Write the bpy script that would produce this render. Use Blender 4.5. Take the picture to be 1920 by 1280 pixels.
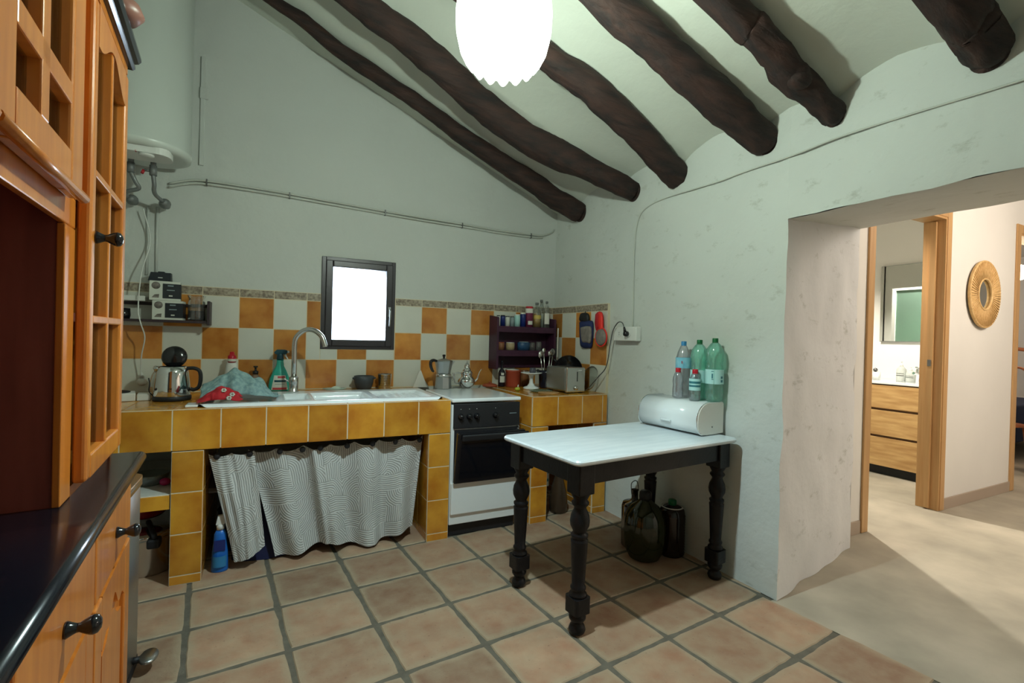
import bpy, bmesh, math, random
from mathutils import Vector, Matrix, Euler, noise
random.seed(7)
C = bpy.context.scene.collection
for _o in list(bpy.data.objects): bpy.data.objects.remove(_o)
scn = bpy.context.scene
R = math.radians
# ------------------------------------------------------------------ camera
cam = bpy.data.cameras.new('camera'); camo = bpy.data.objects.new('camera', cam); C.objects.link(camo)
_r = Vector((0.89159499, -0.45206693, 0.02634117)); _u = Vector((-0.02096744, 0.01689388, 0.99963742)); _f = Vector((0.45234802, 0.89182402, -0.00558381))
camo.matrix_world = Matrix(((_r.x, _u.x, -_f.x, -2.2078), (_r.y, _u.y, -_f.y, -3.5561), (_r.z, _u.z, -_f.z, 1.2262), (0, 0, 0, 1)))
cam.sensor_width = 36; cam.lens = 901.55 / 1920 * 36; cam.clip_start = 0.02; cam.clip_end = 200
scn.camera = camo
# ------------------------------------------------------------------ world, view
w = bpy.data.worlds.new('world'); scn.world = w; w.use_nodes = True
w.node_tree.nodes['Background'].inputs[0].default_value = (0.72, 0.86, 1.0, 1)
w.node_tree.nodes['Background'].inputs[1].default_value = 4.0
vs = scn.view_settings; vs.view_transform = 'Standard'; vs.look = 'None'; vs.gamma = 1; vs.use_curve_mapping = False; vs.exposure = 0.04
# ------------------------------------------------------------------ lights
def light(name, kind, loc, power, col, size=0.1, rot=None, sy=None):
    l = bpy.data.lights.new(name, kind); l.energy = power; l.color = col
    if kind == 'AREA':
        l.size = size
        if sy: l.shape = 'RECTANGLE'; l.size_y = sy
    elif kind in ('POINT', 'SPOT'): l.shadow_soft_size = size
    o = bpy.data.objects.new(name, l); C.objects.link(o); o.location = loc
    if rot: o.rotation_euler = rot
    return o
LAMP = (-1.53, -2.10, 2.27)
light('pendant_bulb', 'POINT', (LAMP[0], LAMP[1], LAMP[2] - 0.055), 108, (0.76, 0.98, 1.0), 0.022)
light('window_daylight', 'AREA', (-1.635, 0.42, 1.45), 14, (0.72, 0.86, 1.0), 0.36, (R(90), 0, R(180)), 0.48)
_s = light('bathroom_downlight', 'SPOT', (2.16, -0.80, 2.60), 260, (1.0, 0.93, 0.80), 0.03)
_s.data.spot_size = R(128); _s.data.spot_blend = 0.5
light('hall_light', 'POINT', (2.6, -3.5, 2.4), 100, (1.0, 0.88, 0.75), 0.25)
light('bedroom_light', 'POINT', (5.6, -0.9, 2.1), 26, (1.0, 0.75, 0.5), 0.1)

# ------------------------------------------------------------------ materials
def _bsdf(name):
    m = bpy.data.materials.new(name); m.use_nodes = True
    return m, m.node_tree, m.node_tree.nodes['Principled BSDF']
def M(name, col, rough=0.5, metal=0.0, var=0.0, vscale=6.0, col2=None, bump=0.0, bscale=40.0, stretch=None, coat=0.0, ior=1.45, detail=6, emis=None, estr=0, tint=0.0):
    m, nt, b = _bsdf(name); N = nt.nodes; L = nt.links
    b.inputs['Base Color'].default_value = (*col, 1); b.inputs['Roughness'].default_value = rough; b.inputs['Metallic'].default_value = metal
    b.inputs['Coat Weight'].default_value = coat; b.inputs['Coat Roughness'].default_value = 0.08; b.inputs['IOR'].default_value = ior
    tc = N.new('ShaderNodeTexCoord'); mp = N.new('ShaderNodeMapping'); L.new(tc.outputs['Object'], mp.inputs[0])
    if stretch: mp.inputs['Scale'].default_value = stretch
    out = None
    if var > 0 or col2:
        n = N.new('ShaderNodeTexNoise'); n.inputs['Scale'].default_value = vscale; n.inputs['Detail'].default_value = detail; L.new(mp.outputs[0], n.inputs['Vector'])
        cr = N.new('ShaderNodeValToRGB'); L.new(n.outputs['Fac'], cr.inputs[0])
        c2 = col2 or tuple(c * (1 - var) for c in col)
        cr.color_ramp.elements[0].position = 0.32; cr.color_ramp.elements[1].position = 0.68
        cr.color_ramp.elements[0].color = (*c2, 1); cr.color_ramp.elements[1].color = (*col, 1)
        out = cr.outputs[0]
    if tint > 0:
        at = N.new('ShaderNodeAttribute'); at.attribute_name = 'tint'
        hs = N.new('ShaderNodeHueSaturation')
        ma = N.new('ShaderNodeMath'); ma.operation = 'MULTIPLY_ADD'; ma.inputs[1].default_value = tint; ma.inputs[2].default_value = 1 - tint / 2
        L.new(at.outputs['Fac'], ma.inputs[0]); L.new(ma.outputs[0], hs.inputs['Value'])
        if out: L.new(out, hs.inputs['Color'])
        else: hs.inputs['Color'].default_value = (*col, 1)
        out = hs.outputs[0]
    if out: L.new(out, b.inputs['Base Color'])
    if bump > 0:
        n2 = N.new('ShaderNodeTexNoise'); n2.inputs['Scale'].default_value = bscale; n2.inputs['Detail'].default_value = 8; L.new(mp.outputs[0], n2.inputs['Vector'])
        bp = N.new('ShaderNodeBump'); bp.inputs['Strength'].default_value = bump; bp.inputs['Distance'].default_value = 0.01
        L.new(n2.outputs['Fac'], bp.inputs['Height']); L.new(bp.outputs[0], b.inputs['Normal'])
    if emis: b.inputs['Emission Color'].default_value = (*emis, 1); b.inputs['Emission Strength'].default_value = estr
    return m
def GLASS(name, col, rough=0.03, mixg=0.12, haze=0.0):
    m = bpy.data.materials.new(name); m.use_nodes = True; nt = m.node_tree; N = nt.nodes; L = nt.links
    N.clear(); out = N.new('ShaderNodeOutputMaterial'); t = N.new('ShaderNodeBsdfTransparent'); t.inputs[0].default_value = (*col, 1)
    g = N.new('ShaderNodeBsdfGlossy'); g.inputs['Roughness'].default_value = rough
    lw = N.new('ShaderNodeLayerWeight'); lw.inputs[0].default_value = 0.25
    ad = N.new('ShaderNodeMath'); ad.operation = 'ADD'; ad.use_clamp = True; ad.inputs[1].default_value = mixg * 0.4
    mu = N.new('ShaderNodeMath'); mu.operation = 'MULTIPLY'; mu.inputs[1].default_value = 0.6; L.new(lw.outputs['Fresnel'], mu.inputs[0]); L.new(mu.outputs[0], ad.inputs[0])
    mx = N.new('ShaderNodeMixShader'); L.new(ad.outputs[0], mx.inputs[0]); L.new(t.outputs[0], mx.inputs[1]); L.new(g.outputs[0], mx.inputs[2])
    last = mx.outputs[0]
    if haze > 0:
        d = N.new('ShaderNodeBsdfDiffuse'); d.inputs[0].default_value = (*col, 1); m2 = N.new('ShaderNodeMixShader'); m2.inputs[0].default_value = haze
        L.new(last, m2.inputs[1]); L.new(d.outputs[0], m2.inputs[2]); last = m2.outputs[0]
    L.new(last, out.inputs[0]); return m

def wall_mat(name, col, dirt=0.0, bump=0.35, bscale=9):
    m, nt, b = _bsdf(name); N = nt.nodes; L = nt.links
    tc = N.new('ShaderNodeTexCoord')
    n1 = N.new('ShaderNodeTexNoise'); n1.inputs['Scale'].default_value = 1.6; n1.inputs['Detail'].default_value = 5; L.new(tc.outputs['Object'], n1.inputs['Vector'])
    cr = N.new('ShaderNodeValToRGB'); cr.color_ramp.elements[0].position = 0.3; cr.color_ramp.elements[1].position = 0.75
    cr.color_ramp.elements[0].color = (*[c * 0.93 for c in col], 1); cr.color_ramp.elements[1].color = (*col, 1); L.new(n1.outputs['Fac'], cr.inputs[0])
    out = cr.outputs[0]
    if dirt > 0:
        n3 = N.new('ShaderNodeTexNoise'); n3.inputs['Scale'].default_value = 7; n3.inputs['Detail'].default_value = 9; n3.inputs['Roughness'].default_value = 0.7
        mp = N.new('ShaderNodeMapping'); mp.inputs['Scale'].default_value = (1, 1, 1.8); L.new(tc.outputs['Object'], mp.inputs[0]); L.new(mp.outputs[0], n3.inputs['Vector'])
        c3 = N.new('ShaderNodeValToRGB'); c3.color_ramp.elements[0].position = 0.585; c3.color_ramp.elements[1].position = 0.69
        c3.color_ramp.elements[0].color = (0, 0, 0, 1); c3.color_ramp.elements[1].color = (dirt, dirt, dirt, 1); L.new(n3.outputs['Fac'], c3.inputs[0])
        mx = N.new('ShaderNodeMix'); mx.data_type = 'RGBA'; L.new(c3.outputs[0], mx.inputs[0]); L.new(out, mx.inputs[6]); mx.inputs[7].default_value = (0.33, 0.34, 0.29, 1)
        out = mx.outputs[2]
    L.new(out, b.inputs['Base Color']); b.inputs['Roughness'].default_value = 0.85
    n2 = N.new('ShaderNodeTexNoise'); n2.inputs['Scale'].default_value = bscale; n2.inputs['Detail'].default_value = 7; L.new(tc.outputs['Object'], n2.inputs['Vector'])
    bp = N.new('ShaderNodeBump'); bp.inputs['Strength'].default_value = bump; bp.inputs['Distance'].default_value = 0.03
    L.new(n2.outputs['Fac'], bp.inputs['Height']); L.new(bp.outputs[0], b.inputs['Normal'])
    return m
WALL = wall_mat('limewash_wall', (0.585, 0.61, 0.58), 0.0, 0.30)
WALLR = wall_mat('limewash_wall_rough', (0.60, 0.63, 0.60), 0.55, 0.32, 7)
CEIL = wall_mat('limewash_ceiling', (0.58, 0.61, 0.545), 0.0, 0.22)
RAW = wall_mat('bare_grey_plaster', (0.74, 0.75, 0.76), 0.55, 0.25, 9)
HALLW = wall_mat('smooth_hall_paint', (0.78, 0.76, 0.72), 0.0, 0.03)
TERRA = M('terracotta_floor_tile', (0.36, 0.24, 0.155), 0.6, col2=(0.28, 0.145, 0.088), vscale=9, bump=0.4, bscale=30, tint=0.6, detail=10)
def _terra():      # handmade tiles: tan worn rims round a redder middle, with pits and specks
    nt = TERRA.node_tree; N = nt.nodes; L = nt.links; b = N['Principled BSDF']; src = b.inputs['Base Color'].links[0].from_socket
    at = N.new('ShaderNodeAttribute'); at.attribute_name = 'rim'; tc = N.new('ShaderNodeTexCoord')
    n = N.new('ShaderNodeTexNoise'); n.inputs['Scale'].default_value = 14; n.inputs['Detail'].default_value = 6; L.new(tc.outputs['Object'], n.inputs['Vector'])
    a = N.new('ShaderNodeMath'); a.operation = 'MULTIPLY_ADD'; a.inputs[1].default_value = 1.6; a.inputs[2].default_value = -0.62; L.new(n.outputs['Fac'], a.inputs[0])
    c = N.new('ShaderNodeMath'); c.operation = 'ADD'; c.use_clamp = True; L.new(at.outputs['Fac'], c.inputs[0]); L.new(a.outputs[0], c.inputs[1])
    mx = N.new('ShaderNodeMix'); mx.data_type = 'RGBA'; mx.inputs[7].default_value = (0.365, 0.295, 0.20, 1); L.new(src, mx.inputs[6])
    d = N.new('ShaderNodeMath'); d.operation = 'MULTIPLY'; d.inputs[1].default_value = 0.75; L.new(c.outputs[0], d.inputs[0]); L.new(d.outputs[0], mx.inputs[0])
    n2 = N.new('ShaderNodeTexNoise'); n2.inputs['Scale'].default_value = 70; n2.inputs['Detail'].default_value = 3; L.new(tc.outputs['Object'], n2.inputs['Vector'])
    r = N.new('ShaderNodeValToRGB'); r.color_ramp.elements[0].position = .66; r.color_ramp.elements[1].position = .74; r.color_ramp.elements[0].color = (0, 0, 0, 1); r.color_ramp.elements[1].color = (.55, .55, .55, 1); L.new(n2.outputs['Fac'], r.inputs[0])
    m2 = N.new('ShaderNodeMix'); m2.data_type = 'RGBA'; m2.inputs[7].default_value = (0.16, 0.09, 0.06, 1); L.new(r.outputs[0], m2.inputs[0]); L.new(mx.outputs[2], m2.inputs[6]); L.new(m2.outputs[2], b.inputs['Base Color'])
_terra()
GROUTF = M('grey_green_floor_grout', (0.145, 0.13, 0.10), 0.9, var=0.3, vscale=20, bump=0.5)
CONC = M('stained_grey_concrete', (0.44, 0.395, 0.315), 0.65, col2=(0.29, 0.265, 0.21), vscale=2.8, bump=0.1, bscale=20, detail=9)
HALLF = M('sand_microcement_floor', (0.48, 0.41, 0.31), 0.6, col2=(0.38, 0.32, 0.24), vscale=2.4, bump=0.05)
GROUT = M('pale_tile_grout', (0.66, 0.58, 0.42), 0.8)
TORA = M('glazed_orange_tile', (0.62, 0.275, 0.06), 0.22, col2=(0.42, 0.145, 0.025), vscale=8, bump=0.06, bscale=18, tint=0.3, coat=0.2)
TYEL = M('glazed_amber_tile', (0.64, 0.31, 0.032), 0.22, col2=(0.42, 0.15, 0.014), vscale=7, bump=0.06, bscale=18, tint=0.25, coat=0.2)
TWHI = M('glazed_white_tile', (0.67, 0.67, 0.60), 0.2, var=0.07, vscale=5, bump=0.08, bscale=14, tint=0.1, coat=0.2)
BORD = M('speckled_border_tile', (0.42, 0.36, 0.27), 0.5, col2=(0.16, 0.12, 0.09), vscale=60, detail=2)
BEAM = M('dark_brown_rough_timber', (0.044, 0.019, 0.014), 0.8, col2=(0.011, 0.007, 0.007), vscale=5, stretch=(0.7, 5, 5), bump=1.0, bscale=9, detail=10)
PINE = M('honey_pine_wood', (0.60, 0.20, 0.028), 0.3, col2=(0.47, 0.135, 0.018), vscale=5, stretch=(8, 8, 0.6), coat=0.35)
PINEDK = M('reddish_pine_panel', (0.30, 0.085, 0.022), 0.35, col2=(0.20, 0.05, 0.015), vscale=5, stretch=(8, 8, 0.6), coat=0.2)
MAHOG = M('dark_mahogany_interior', (0.27, 0.065, 0.045), 0.5, col2=(0.19, 0.042, 0.03), vscale=4, stretch=(6, 6, 0.6))
BLKTOP = M('black_lacquered_top', (0.004, 0.005, 0.009), 0.22, coat=0.25)
BLKG = M('gloss_black', (0.008, 0.008, 0.010), 0.15, coat=0.3)
BLKM = M('matt_black', (0.010, 0.010, 0.012), 0.55)
BLKP = M('worn_black_paint', (0.006, 0.006, 0.007), 0.36, col2=(0.011, 0.010, 0.011), vscale=14, bump=0.1, bscale=60, ior=1.32)
STEEL = M('brushed_steel', (0.62, 0.62, 0.60), 0.25, 1.0, bump=0.03, bscale=80)
STEELD = M('dull_aluminium', (0.42, 0.44, 0.44), 0.34, 1.0)
CHROME = M('chrome', (0.75, 0.76, 0.76), 0.07, 1.0)
DSTEEL = M('dark_steel', (0.16, 0.16, 0.16), 0.35, 0.9)
ENAMW = M('white_enamel', (0.75, 0.78, 0.78), 0.15, coat=0.3)
CERAM = M('white_ceramic', (0.80, 0.84, 0.86), 0.12, coat=0.3)
CREAM = M('cream_enamel', (0.72, 0.70, 0.64), 0.2, coat=0.3)
WPLAS = M('white_plastic', (0.70, 0.71, 0.68), 0.4)
MARB = M('white_marble', (0.70, 0.75, 0.77), 0.3, col2=(0.58, 0.64, 0.67), vscale=4, stretch=(1.2, 7, 1), coat=0.15)
PURP = M('purple_painted_wood', (0.055, 0.013, 0.035), 0.5, col2=(0.035, 0.009, 0.028), vscale=8)
OAK = M('light_oak_trim', (0.56, 0.34, 0.15), 0.4, col2=(0.48, 0.27, 0.11), vscale=5, stretch=(10, 10, 0.5))
OAKV = M('knotty_oak_drawer', (0.60, 0.38, 0.16), 0.4, col2=(0.40, 0.22, 0.08), vscale=3.5, stretch=(4, 1.2, 9))
BASEB = M('greige_skirting', (0.40, 0.32, 0.25), 0.5)
WFRAME = M('dark_bronze_window_frame', (0.045, 0.040, 0.045), 0.35, 0.3)
RATT = M('woven_rattan', (0.76, 0.52, 0.24), 0.6, col2=(0.60, 0.37, 0.14), vscale=40, bump=0.4, bscale=60)
MIRR = M('mirror_glass', (0.85, 0.88, 0.86), 0.02, 1.0)
RED = M('red_fabric', (0.42, 0.012, 0.02), 0.8, bump=0.3)
REDP = M('red_plastic', (0.45, 0.02, 0.03), 0.4)
REDB = M('bright_red_trim', (0.80, 0.03, 0.02), 0.6)
GREYF = M('grey_quilted_fabric', (0.24, 0.21, 0.19), 0.9, var=0.25, vscale=30, bump=0.3)
NAVY = M('navy_fabric', (0.015, 0.025, 0.10), 0.8)
TEALC = M('teal_check_cloth', (0.30, 0.44, 0.44), 0.9, col2=(0.15, 0.26, 0.28), vscale=55, bump=0.3)
TERRC = M('terracotta_pottery', (0.36, 0.07, 0.03), 0.5)
REDTIN = M('red_clay_canister', (0.38, 0.065, 0.035), 0.45)
PETG = GLASS('green_pet_plastic', (0.56, 0.93, 0.82), 0.08, 0.3, 0.12)
PETC = GLASS('clear_pet_plastic', (0.86, 0.87, 0.90), 0.08, 0.3, 0.07)
CLEAR = GLASS('clear_glass', (0.90, 0.92, 0.90), 0.03, 0.3, 0.05)
PANE = GLASS('window_pane', (0.97, 0.98, 0.99), 0.0, 0.1)
DGLASS = GLASS('dark_cabinet_glass', (0.75, 0.78, 0.76), 0.02, 0.2)
OLIVEG = GLASS('olive_green_glass', (0.05, 0.06, 0.02), 0.08, 0.2, 0.35)
BROWNG = GLASS('brown_demijohn_plastic', (0.035, 0.018, 0.010), 0.15, 0.2, 0.4)
SHOWG = GLASS('green_shower_glass', (0.42, 0.62, 0.52), 0.03, 0.3, 0.25)
GOLDOIL = GLASS('golden_oil', (0.85, 0.62, 0.18), 0.05, 0.3, 0.15)
GRNC = M('dark_green_cap', (0.0, 0.12, 0.035), 0.4)
BLUEC = M('blue_cap', (0.03, 0.20, 0.42), 0.4)
REDC = M('red_cap', (0.45, 0.008, 0.02), 0.4)
LBLUE = M('blue_bottle_label', (0.08, 0.42, 0.62), 0.5, col2=(0.32, 0.62, 0.72), vscale=14)
LTEAL = M('pale_teal_bottle_label', (0.42, 0.70, 0.68), 0.5)
LWHITE = M('white_paper_label', (0.66, 0.68, 0.64), 0.6)
LTEALD = M('dark_teal_print', (0.03, 0.17, 0.20), 0.5)
LREDD = M('red_print', (0.50, 0.05, 0.06), 0.5)
SPRAYG = M('turquoise_plastic', (0.02, 0.36, 0.28), 0.3, coat=0.3)
SPRAYD = M('dark_teal_trigger', (0.005, 0.05, 0.07), 0.35)
BLUEP = M('blue_plastic', (0.01, 0.13, 0.50), 0.35)
DBLUEP = M('dark_blue_plastic', (0.008, 0.02, 0.14), 0.4)
PINKP = M('magenta_plastic', (0.40, 0.01, 0.10), 0.4)
LIME = M('green_yellow_lime', (0.42, 0.46, 0.04), 0.4)
WOODB = M('chopping_board_wood', (0.42, 0.22, 0.08), 0.5, var=0.2, vscale=8)
GREYP = M('grey_galvanised_pipe', (0.20, 0.21, 0.21), 0.5, 0.4)
PAINTP = M('painted_pipe', (0.52, 0.54, 0.49), 0.6)
CARD = M('white_printed_carton', (0.62, 0.64, 0.58), 0.6)
CARDK = M('black_printed_carton', (0.012, 0.016, 0.022), 0.45)
GREYPR = M('grey_carton_print', (0.10, 0.09, 0.08), 0.6, col2=(0.25, 0.22, 0.2), vscale=50)
GRNGREY = M('green_grey_print', (0.25, 0.32, 0.34), 0.6)  # one even green-grey for printed marks, a jar and a tin lid
BEDB = M('dark_blue_blanket', (0.012, 0.022, 0.06), 0.9)
SHEET = M('white_bed_sheet', (0.7, 0.68, 0.66), 0.9)
CHERRY = M('orange_cherry_wood', (0.45, 0.14, 0.05), 0.4)
MORTAR = M('dark_grey_stone', (0.05, 0.055, 0.062), 0.6, bump=0.2)
BULBM = M('glowing_globe', (1, 0.9, 0.75), 0.5, emis=(1.0, 0.80, 0.50), estr=14)
# opal glass shade: lets the bulb's light through and glows
def opal():
    m = bpy.data.materials.new('lit_opal_glass'); m.use_nodes = True; nt = m.node_tree; N = nt.nodes; L = nt.links; N.clear()
    out = N.new('ShaderNodeOutputMaterial'); t = N.new('ShaderNodeBsdfTransparent'); t.inputs[0].default_value = (0.60, 0.56, 0.46, 1)
    tr = N.new('ShaderNodeBsdfTranslucent'); tr.inputs[0].default_value = (0.70, 0.68, 0.56, 1)
    mx = N.new('ShaderNodeMixShader'); mx.inputs[0].default_value = 0.22; L.new(t.outputs[0], mx.inputs[1]); L.new(tr.outputs[0], mx.inputs[2])
    e = N.new('ShaderNodeEmission'); e.inputs[0].default_value = (0.93, 1.0, 0.93, 1); e.inputs[1].default_value = 1.3
    ad = N.new('ShaderNodeAddShader'); L.new(mx.outputs[0], ad.inputs[0]); L.new(e.outputs[0], ad.inputs[1]); L.new(ad.outputs[0], out.inputs[0]); return m
OPAL = opal()
# curtain fabric: woven blocks of straight and arched grey lines
def curtain_mat():
    m, nt, b = _bsdf('grey_arch_line_fabric'); N = nt.nodes; L = nt.links
    uv = N.new('ShaderNodeUVMap'); uv.uv_map = 'UVMap'
    def mth(op, a, bb=None, c=None):
        n = N.new('ShaderNodeMath'); n.operation = op
        for i, v in enumerate((a, bb, c)):
            if v is None: continue
            if isinstance(v, (int, float)): n.inputs[i].default_value = v
            else: L.new(v, n.inputs[i])
        return n.outputs[0]
    sc = N.new('ShaderNodeVectorMath'); sc.operation = 'SCALE'; sc.inputs['Scale'].default_value = 10.0; L.new(uv.outputs[0], sc.inputs[0])
    wn0 = N.new('ShaderNodeTexNoise'); wn0.inputs['Scale'].default_value = 1.5; L.new(sc.outputs[0], wn0.inputs['Vector'])
    wv = N.new('ShaderNodeVectorMath'); wv.operation = 'SCALE'; wv.inputs['Scale'].default_value = 0.14; L.new(wn0.outputs['Color'], wv.inputs[0])
    av = N.new('ShaderNodeVectorMath'); av.operation = 'ADD'; L.new(sc.outputs[0], av.inputs[0]); L.new(wv.outputs[0], av.inputs[1])
    fl = N.new('ShaderNodeVectorMath'); fl.operation = 'FLOOR'; L.new(av.outputs[0], fl.inputs[0])
    fr = N.new('ShaderNodeVectorMath'); fr.operation = 'FRACTION'; L.new(av.outputs[0], fr.inputs[0])
    wn = N.new('ShaderNodeTexWhiteNoise'); wn.noise_dimensions = '2D'; L.new(fl.outputs[0], wn.inputs['Vector'])
    sx = N.new('ShaderNodeSeparateXYZ'); L.new(fr.outputs[0], sx.inputs[0]); x = sx.outputs[0]; y = sx.outputs[1]
    rnd = wn.outputs['Value']
    sep = N.new('ShaderNodeSeparateColor'); L.new(wn.outputs['Color'], sep.inputs[0])
    fx = mth('GREATER_THAN', sep.outputs[1], 0.5); cx = mth('ABSOLUTE', mth('SUBTRACT', x, fx)); 
    fy = mth('GREATER_THAN', sep.outputs[2], 0.6); cy = mth('ABSOLUTE', mth('SUBTRACT', y, fy))
    rad = mth('SQRT', mth('ADD', mth('MULTIPLY', cx, cx), mth('MULTIPLY', cy, cy)))
    isarc = mth('GREATER_THAN', rnd, 0.5); ish = mth('GREATER_THAN', rnd, 0.25)
    lin = mth('ADD', mth('MULTIPLY', y, ish), mth('MULTIPLY', x, mth('SUBTRACT', 1.0, ish)))
    val = mth('ADD', mth('MULTIPLY', rad, isarc), mth('MULTIPLY', lin, mth('SUBTRACT', 1.0, isarc)))
    s = mth('SINE', mth('MULTIPLY', val, 6.2832 * 8)); s01 = mth('MULTIPLY_ADD', s, 0.5, 0.5)
    cr = N.new('ShaderNodeValToRGB'); L.new(s01, cr.inputs[0]); cr.color_ramp.elements[0].position = 0.3; cr.color_ramp.elements[1].position = 0.7
    cr.color_ramp.elements[0].color = (0.34, 0.345, 0.33, 1); cr.color_ramp.elements[1].color = (0.62, 0.63, 0.62, 1)
    L.new(cr.outputs[0], b.inputs['Base Color']); b.inputs['Roughness'].default_value = 0.9
    bp = N.new('ShaderNodeBump'); bp.inputs['Strength'].default_value = 0.4; bp.inputs['Distance'].default_value = 0.003; L.new(s01, bp.inputs['Height']); L.new(bp.outputs[0], b.inputs['Normal'])
    return m
CURT = curtain_mat()

# ------------------------------------------------------------------ mesh helpers
class MB:
    """collects shapes in one bmesh"""
    def __init__(s): s.bm = bmesh.new(); s.mats = []; s.tl = s.bm.faces.layers.float.new('tint'); s.T = Matrix.Identity(4); s.rl = None
    def mi(s, m):
        if m not in s.mats: s.mats.append(m)
        return s.mats.index(m)
    def _new(s, verts, faces, m, smooth=False, tint=None, uvs=None):
        vs_ = [s.bm.verts.new(s.T @ Vector(v)) for v in verts]; k = s.mi(m) if m else 0
        out = []
        for f in faces:
            try: fc = s.bm.faces.new([vs_[i] for i in f])
            except ValueError: continue
            fc.material_index = k; fc.smooth = smooth; fc[s.tl] = tint if tint is not None else 0.5; out.append(fc)
        return out
    def box(s, a, b, m, rot=None, bev=0.0, tint=None):
        x0, y0, z0 = [min(a[i], b[i]) for i in range(3)]; x1, y1, z1 = [max(a[i], b[i]) for i in range(3)]
        if bev > 0:
            t = bmesh.new(); bmesh.ops.create_cube(t, size=1)
            for v in t.verts: v.co = Vector(((x0 + x1) / 2 + v.co.x * (x1 - x0), (y0 + y1) / 2 + v.co.y * (y1 - y0), (z0 + z1) / 2 + v.co.z * (z1 - z0)))
            bmesh.ops.bevel(t, geom=list(t.edges), offset=min(bev, (x1 - x0) * .49, (y1 - y0) * .49, (z1 - z0) * .49), segments=3 if bev > .004 else 2, affect='EDGES', profile=0.5)
            vv = [tuple(v.co) for v in t.verts]; t.verts.index_update(); ff = [[v.index for v in f.verts] for f in t.faces]; t.free()
        else:
            vv = [(x0, y0, z0), (x1, y0, z0), (x1, y1, z0), (x0, y1, z0), (x0, y0, z1), (x1, y0, z1), (x1, y1, z1), (x0, y1, z1)]
            ff = [(0, 3, 2, 1), (4, 5, 6, 7), (0, 1, 5, 4), (1, 2, 6, 5), (2, 3, 7, 6), (3, 0, 4, 7)]
        if rot:
            c = Vector(((x0 + x1) / 2, (y0 + y1) / 2, (z0 + z1) / 2)); rm = Euler(rot).to_matrix(); vv = [tuple(rm @ (Vector(v) - c) + c) for v in vv]
        s._new(vv, ff, m, False, tint); return s
    def prism(s, pts, z0, z1, m, axis='z', smooth=False):
        """extrude a 2-D outline; axis gives the extrusion direction"""
        def P(p, z): return {'z': (p[0], p[1], z), 'y': (p[0], z, p[1]), 'x': (z, p[0], p[1])}[axis]
        n = len(pts); vv = [P(p, z0) for p in pts] + [P(p, z1) for p in pts]
        ff = [list(range(n))[::-1], list(range(n, 2 * n))] + [(i, (i + 1) % n, n + (i + 1) % n, n + i) for i in range(n)]
        fs = s._new(vv, ff, m)
        if smooth:
            for f in fs[2:]: f.smooth = True
        return s
    def lathe(s, prof, m, c=(0, 0, 0), seg=28, mats=None, sx=1, sy=1, lobes=0, lob=0, cap=True):
        vv = []; n = len(prof)
        for (r, z) in prof:
            for k in range(seg):
                a = 2 * math.pi * k / seg; rr = r * (1 + (lob * math.cos(lobes * a) if lobes else 0))
                vv.append((c[0] + rr * math.cos(a) * sx, c[1] + rr * math.sin(a) * sy, c[2] + z))
        for i in range(n - 1):
            mm = mats[i] if mats else m
        base = [s.bm.verts.new(s.T @ Vector(v)) for v in vv]
        for i in range(n - 1):
            k = s.mi(mats[i] if mats else m)
            for j in range(seg):
                q = [base[i * seg + j], base[i * seg + (j + 1) % seg], base[(i + 1) * seg + (j + 1) % seg], base[(i + 1) * seg + j]]
                f = s.bm.faces.new(q); f.smooth = True; f.material_index = k; f[s.tl] = .5
        if cap:
            for idx, rv in ((0, True), (n - 1, False)):
                if prof[idx][0] > 1e-5:
                    q = base[idx * seg:(idx + 1) * seg]; f = s.bm.faces.new(q[::-1] if rv else q); f.material_index = s.mi(mats[min(idx, n - 2)] if mats else m); f[s.tl] = .5
        return s
    def tube(s, pts, r, m, seg=8, closed=False, rough=0.0, cap=True, seed=0):
        pts = [Vector(p) for p in pts]; n = len(pts); rings = []; up = None
        for i, p in enumerate(pts):
            if closed: d = pts[(i + 1) % n] - pts[i - 1]
            else: d = pts[min(i + 1, n - 1)] - pts[max(i - 1, 0)]
            d.normalize()
            if up is None: up = Vector((0, 0, 1)) if abs(d.z) < 0.9 else Vector((1, 0, 0))
            a = d.cross(up).normalized(); b = a.cross(d).normalized(); up = b
            rr = r[i] if isinstance(r, (list, tuple)) else r; ring = []
            for k in range(seg):
                t = 2 * math.pi * k / seg; q = rr
                if rough: q *= 1 + rough * noise.noise(Vector((p.x * 5 + seed, math.cos(t) * 1.3, math.sin(t) * 1.3))) + rough * .6 * noise.noise(Vector((p.x * 16 + seed, math.cos(t) * 3, math.sin(t) * 3)))
                ring.append(s.bm.verts.new(s.T @ (p + a * math.cos(t) * q + b * math.sin(t) * q)))
            rings.append(ring)
        k_ = s.mi(m)
        for i in range(n if closed else n - 1):
            A, B = rings[i], rings[(i + 1) % n]
            for k in range(seg):
                f = s.bm.faces.new((A[k], A[(k + 1) % seg], B[(k + 1) % seg], B[k])); f.smooth = True; f.material_index = k_; f[s.tl] = .5
        if cap and not closed:
            for rg in (rings[0][::-1], rings[-1]):
                f = s.bm.faces.new(rg); f.material_index = k_; f[s.tl] = .5
        return s
    def sphere(s, c, r, m, sc=(1, 1, 1), seg=20):
        pr = [(r * math.sin(math.pi * i / 12), -r * math.cos(math.pi * i / 12)) for i in range(13)]
        pr[0] = (1e-4, pr[0][1]); pr[-1] = (1e-4, pr[-1][1])
        T0 = s.T; s.T = T0 @ Matrix.Translation(c) @ Matrix.Diagonal((*sc, 1)); s.lathe(pr, m, seg=seg); s.T = T0; return s
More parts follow.
